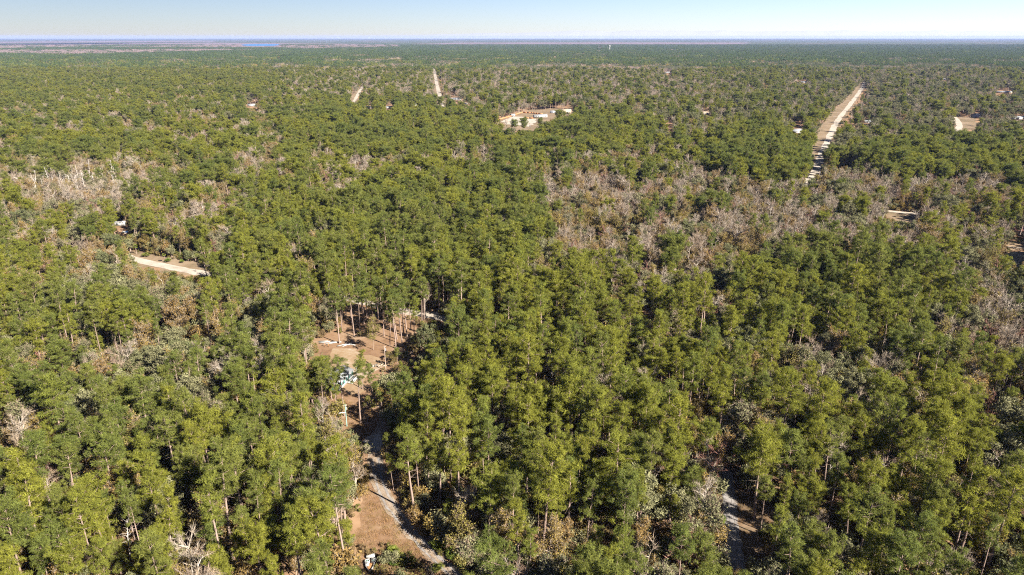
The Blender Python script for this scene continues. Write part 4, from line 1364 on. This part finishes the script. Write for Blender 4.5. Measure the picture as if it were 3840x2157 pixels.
# home, sheds and fence in the middle clearing
p = at(2026, 441)
house('mobile_home', 'long white home in the fenced field at upper middle', 'house', p, math.radians(18), 20, 5.5, 3.4, 'white_paint', 'metal_roof', 0.18, windows=5)
p = at(2122, 424)
house('barn', 'tan barn with pale roof at the right end of the fenced field', 'barn', p, math.radians(10), 15, 8, 4.0, 'tan_paint', 'tan_paint', 0.25, windows=2)
p = at(2073, 425)
house('shed', 'small grey metal shed behind the long white home', 'shed', p, 0.1, 8, 5, 3.0, 'grey_metal', 'metal_roof', 0.2, windows=1, door=False)
p = at(1922, 437)
house('shed', 'small pale shed beside the orange fence at upper middle', 'shed', p, 0.4, 6, 5, 2.8, 'metal_roof', 'metal_roof', 0.2, windows=1, door=False)


def fence(label, px, h=2.0):
    q = [at(*c_) for c_ in px]
    t = thing('wooden_fence', label, 'fence', (q[0][0], q[0][1], 0))
    pan, pst = None, None
    for a_, b_ in zip(q[:-1], q[1:]):
        Ls = np.linalg.norm(b_ - a_)
        k_ = max(1, int(Ls / 4.8))
        rz_ = math.atan2(b_[1] - a_[1], b_[0] - a_[0])
        pm = Geo().box((0, 0, h / 2 + 0.08), (Ls / k_ - 0.16, 0.06, h)).mesh('fence_panel', ['fence_wood'])
        qm = Geo().box((0, 0, h / 2 + 0.05), (0.14, 0.14, h + 0.3)).mesh('fence_post', ['fence_wood'])
        for i in range(k_):
            m0 = a_ + (b_ - a_) * (i + 0.5) / k_ - q[0]
            o_ = link('panel', pm, t)
            o_.location, o_.rotation_euler = (m0[0], m0[1], 0), (0, 0, rz_)
            m1 = a_ + (b_ - a_) * i / k_ - q[0]
            o_ = link('post', qm, t)
            o_.location, o_.rotation_euler = (m1[0], m1[1], 0), (0, 0, rz_)


fence('orange wooden fence running up the left side of the upper-middle field', [(1868, 452), (1912, 440), (1935, 432), (1961, 424)])
fence('brown wooden fence crossing the upper-middle field behind the white home', [(1962, 424), (1990, 426), (2018, 429), (2035, 430)])
fence('short orange fence in front of the long white home', [(1968, 445), (2000, 447)])

# scattered homes among the far trees
HOMES = [(945, 399, 13, 6, 'white_paint', 'metal_roof', .2, 'white home under pines at the upper left of the woods'), (1384, 407, 9, 6, 'white_paint', 'white_paint', .2, 'small white house left of the centre sand road, below the track'),
         (1458, 407, 14, 7, 'white_paint', 'metal_roof', .1, 'white house between the two far sand roads'), (1548, 397, 14, 7, 'white_paint', 'metal_roof', .25, 'white-roofed house just left of the centre sand road'),
         (1706, 376, 24, 7, 'white_paint', 'metal_roof', .2, 'long white house right of the centre sand road'), (1740, 396, 12, 6, 'white_paint', 'metal_roof', .3, 'small white house nearest the centre sand road on its right'),
         (2988, 500, 15, 8, 'white_paint', 'metal_roof', .3, 'white house under trees left of the straight sand road'), (3765, 350, 34, 10, 'tan_paint', 'metal_roof', .15, 'long pale-roofed building among oaks at the upper right'),
         (3815, 448, 26, 8, 'white_paint', 'metal_roof', .18, 'pale-roofed house at the right edge, upper part'), (3662, 440, 14, 8, 'white_paint', 'metal_roof', .25, 'white house at the right of the fenced field, upper right'),
         (2980, 303, 22, 9, 'tan_paint', 'metal_roof', .2, 'pale house far up left of the straight sand road'), (2873, 312, 16, 8, 'white_paint', 'metal_roof', .2, 'small blue-white roof far left of the straight sand road'),
         (3543, 301, 16, 8, 'white_paint', 'white_paint', .2, 'tiny white house far right of the straight sand road'), (3251, 462, 13, 7, 'white_paint', 'metal_roof', .2, 'small pale house just right of the straight sand road'), (2878, 443, 15, 8, 'white_paint', 'metal_roof', .25, 'white house in oaks between upper-middle field and straight sand road'), (3013, 311, 16, 8, 'white_paint', 'metal_roof', .2, 'small pale house at far upper right, left of the road'), (2504, 275, 22, 9, 'white_paint', 'metal_roof', .2, 'white house alone in the far woods above the upper-middle field'),
         (2640, 430, 18, 8, 'tan_paint', 'tan_paint', .2, 'tan barn under leafless trees right of the upper-middle field')]
for i, (u, v, L, W, wa, ro, pt, lab) in enumerate(HOMES):
    house('house', lab, 'house', at(u, v), [0.1, -0.15, 0.3, 0.05, 0.0, -0.3][i % 6], L, W, 3.0, wa, ro, pt, windows=3)

# camp and junk at the left
p = at(452, 846)
house('trailer', 'white travel trailer half hidden in trees above the limestone road', 'trailer', p, 0.3, 6.5, 2.5, 2.6, 'white_paint', 'white_paint', 0.06, windows=2)
p = at(465, 874)
hp = Geo()
for i in range(12):
    hp.box((rng.normal() * 1.2, rng.normal() * 0.9, 0.15 + abs(rng.normal()) * 0.4), (rng.uniform(.6, 1.8), rng.uniform(.5, 1.2), rng.uniform(.1, .5)), 0, rng.random() * 3, rng.normal() * 0.3)
t = thing('junk_heap', 'heap of white junk in trees just below the white trailer', 'debris', (p[0], p[1], 0))
part('heap', hp, ['white_paint'], t)
part('tarp', Geo().box((1.4, 0.3, 0.5), (1.5, 1.2, 0.9), 0, 0.4), ['blue_tarp'], t)
p = at(282, 930)
hp = Geo()
for i in range(10):
    hp.box((rng.normal() * 1.5, rng.normal() * 0.9, 0.12 + abs(rng.normal()) * 0.3), (rng.uniform(.8, 2.2), rng.uniform(.6, 1.4), rng.uniform(.1, .3)), 0, rng.random() * 3, rng.normal() * 0.2)
t = thing('junk_heap', 'flat pale heap of boards in trees left of the limestone road', 'debris', (p[0], p[1], 0))
part('heap', hp, ['tan_paint'], t)
part('sheet', Geo().box((0.2, -0.2, 0.62), (2.6, 1.5, 0.08), 0, 0.2, 0.15), ['white_paint'], t)

# pond side
p = at(3830, 878)
house('boathouse', 'red-roofed building beside the pond at the right edge', 'building', p, -0.2, 9, 5, 2.6, 'white_paint', 'red_roof', 0.3, windows=2)
p = at(3812, 931)
t = thing('dock', 'low wooden dock on the sandy bank of the pond', 'dock', (p[0], p[1], 0), -0.45)
for i in range(14):
    o_ = part('plank', Geo().box((i * 0.62 - 4.2, 0, 0.5), (0.56, 1.6, 0.09)), ['old_wood'], t)
for s_ in (-4.0, 0, 4.0):
    for q_ in (-.7, .7):
        part('pile', Geo().tube([(s_, q_, -0.3), (s_, q_, 0.46)], (0.1, 0.1), 6), ['old_wood'], t)

# water tower on the horizon woods
p = at(2247, 187)
dist = 5600.0
t = thing('water_tower', 'tiny white water tower rising from the far woods', 'water tower', ((2247 - CU) / F * dist * 1.06, dist, 0))
part('tank', Geo().tube([(0, 0, 36), (0, 0, 39), (0, 0, 45), (0, 0, 47.5)], (2.0, 5.5, 5.5, 0.6), 14), ['white_paint'], t)
for i in range(6):
    a_ = i * math.pi / 3
    part('leg', Geo().tube([(5.6 * math.cos(a_), 5.6 * math.sin(a_), -0.3), (4.6 * math.cos(a_), 4.6 * math.sin(a_), 40)], (0.45, 0.4), 5), ['white_paint'], t)
part('riser', Geo().tube([(0, 0, -0.3), (0, 0, 36.5)], (0.9, 0.9), 8), ['white_paint'], t)

# bird in the air, far from the camera
u, v, dist = 490, 187, 190.0
xc, yc = (u - CU) / F, -(v - CV) / F
d = np.array((xc, math.cos(PITCH) + yc * math.sin(PITCH), -math.sin(PITCH) + yc * math.cos(PITCH)))
p = np.array((0, 0, CAM_H)) + d * dist
bd = Geo()
bd.tube([(-0.38, 0, 0), (-0.2, 0, 0.02), (0.1, 0, 0.03), (0.3, 0, 0.05), (0.42, 0, 0.03)], (0.01, 0.08, 0.11, 0.06, 0.01), 8)
for s_ in (-1, 1):
    bd.add([(0.16, s_ * .05, .06), (-0.16, s_ * .05, .05), (-0.12, s_ * .55, .26), (0.18, s_ * .5, .27), (-0.2, s_ * .95, .36), (0.02, s_ * .98, .38)], [(0, 1, 2), (0, 2, 3), (3, 2, 4), (3, 4, 5)])
bd.add([(-0.34, 0, .02), (-0.58, .12, .02), (-0.58, -.12, .02)], [(0, 1, 2)])
bird = link('bird', bd.mesh('bird', ['dark']))
bird.location = p
bird.rotation_euler = (0.5, 0.2, 1.1)
tag(bird, 'small dark bird in flight just below the horizon at left', 'bird')


# ------------------------------------------------------------------ haze and the cloud bank beyond it
hz, n, l = new_mat('haze')
out = n.new('ShaderNodeOutputMaterial')
pv = n.new('ShaderNodeVolumePrincipled')
pv.inputs['Color'].default_value = (0.33, 0.42, 0.80, 1)
pv.inputs['Density'].default_value = 2.3e-5
pv.inputs['Anisotropy'].default_value = 0.0
l.new(pv.outputs[0], out.inputs['Volume'])
M['haze'] = hz
o = link('haze', Geo().box((0, FAR / 2 - 200, 64.5), (120200, FAR + 800, 131)).mesh('haze', ['haze']))
o['kind'] = 'stuff'
tag(o, 'thin bluish haze filling the air above the woods', 'haze')

cm, n, l = new_mat('cloud')
out = n.new('ShaderNodeOutputMaterial')
df = n.new('ShaderNodeBsdfDiffuse')
df.inputs['Color'].default_value = (0.30, 0.33, 0.42, 1)
tp = n.new('ShaderNodeBsdfTransparent')
mixs = n.new('ShaderNodeMixShader')
mixs.inputs[0].default_value = 0.30
l.new(tp.outputs[0], mixs.inputs[1])
l.new(df.outputs[0], mixs.inputs[2])
l.new(mixs.outputs[0], out.inputs['Surface'])
M['cloud'] = cm


def cloud(name, y0, xs, top, bottom, thick, seed):
    rng_ = np.random.default_rng(seed)
    k_ = len(xs)
    hgt = np.interp(np.arange(k_), np.arange(0, k_, 3), rng_.normal(0, 0.05, len(np.arange(0, k_, 3)))) + rng_.normal(0, 0.025, k_)
    tp_ = bottom + (top(xs) - bottom) * (1 + hgt)
    v_ = np.zeros((k_ * 3, 3))
    v_[:k_] = np.stack([xs, np.full(k_, y0), np.full(k_, bottom)], 1)
    v_[k_:2 * k_] = np.stack([xs, np.full(k_, y0 + thick * 0.4), tp_], 1)
    v_[2 * k_:] = np.stack([xs, np.full(k_, y0 + thick), np.full(k_, bottom)], 1)
    f_ = []
    for i in range(k_ - 1):
        for r_ in (0, 1):
            A = r_ * k_ + i
            f_ += [(A, A + 1, A + k_ + 1), (A, A + k_ + 1, A + k_)]
    o_ = link(name, Geo().add(v_, f_).mesh(name, ['cloud']))
    o_['kind'] = 'structure'


cloud('cloud_bank', 46000, np.linspace(-9000, 52000, 160), lambda x_: 110 + 330 * np.clip((x_ + 9000) / 14000, 0, 1), -150, 2500, 81)
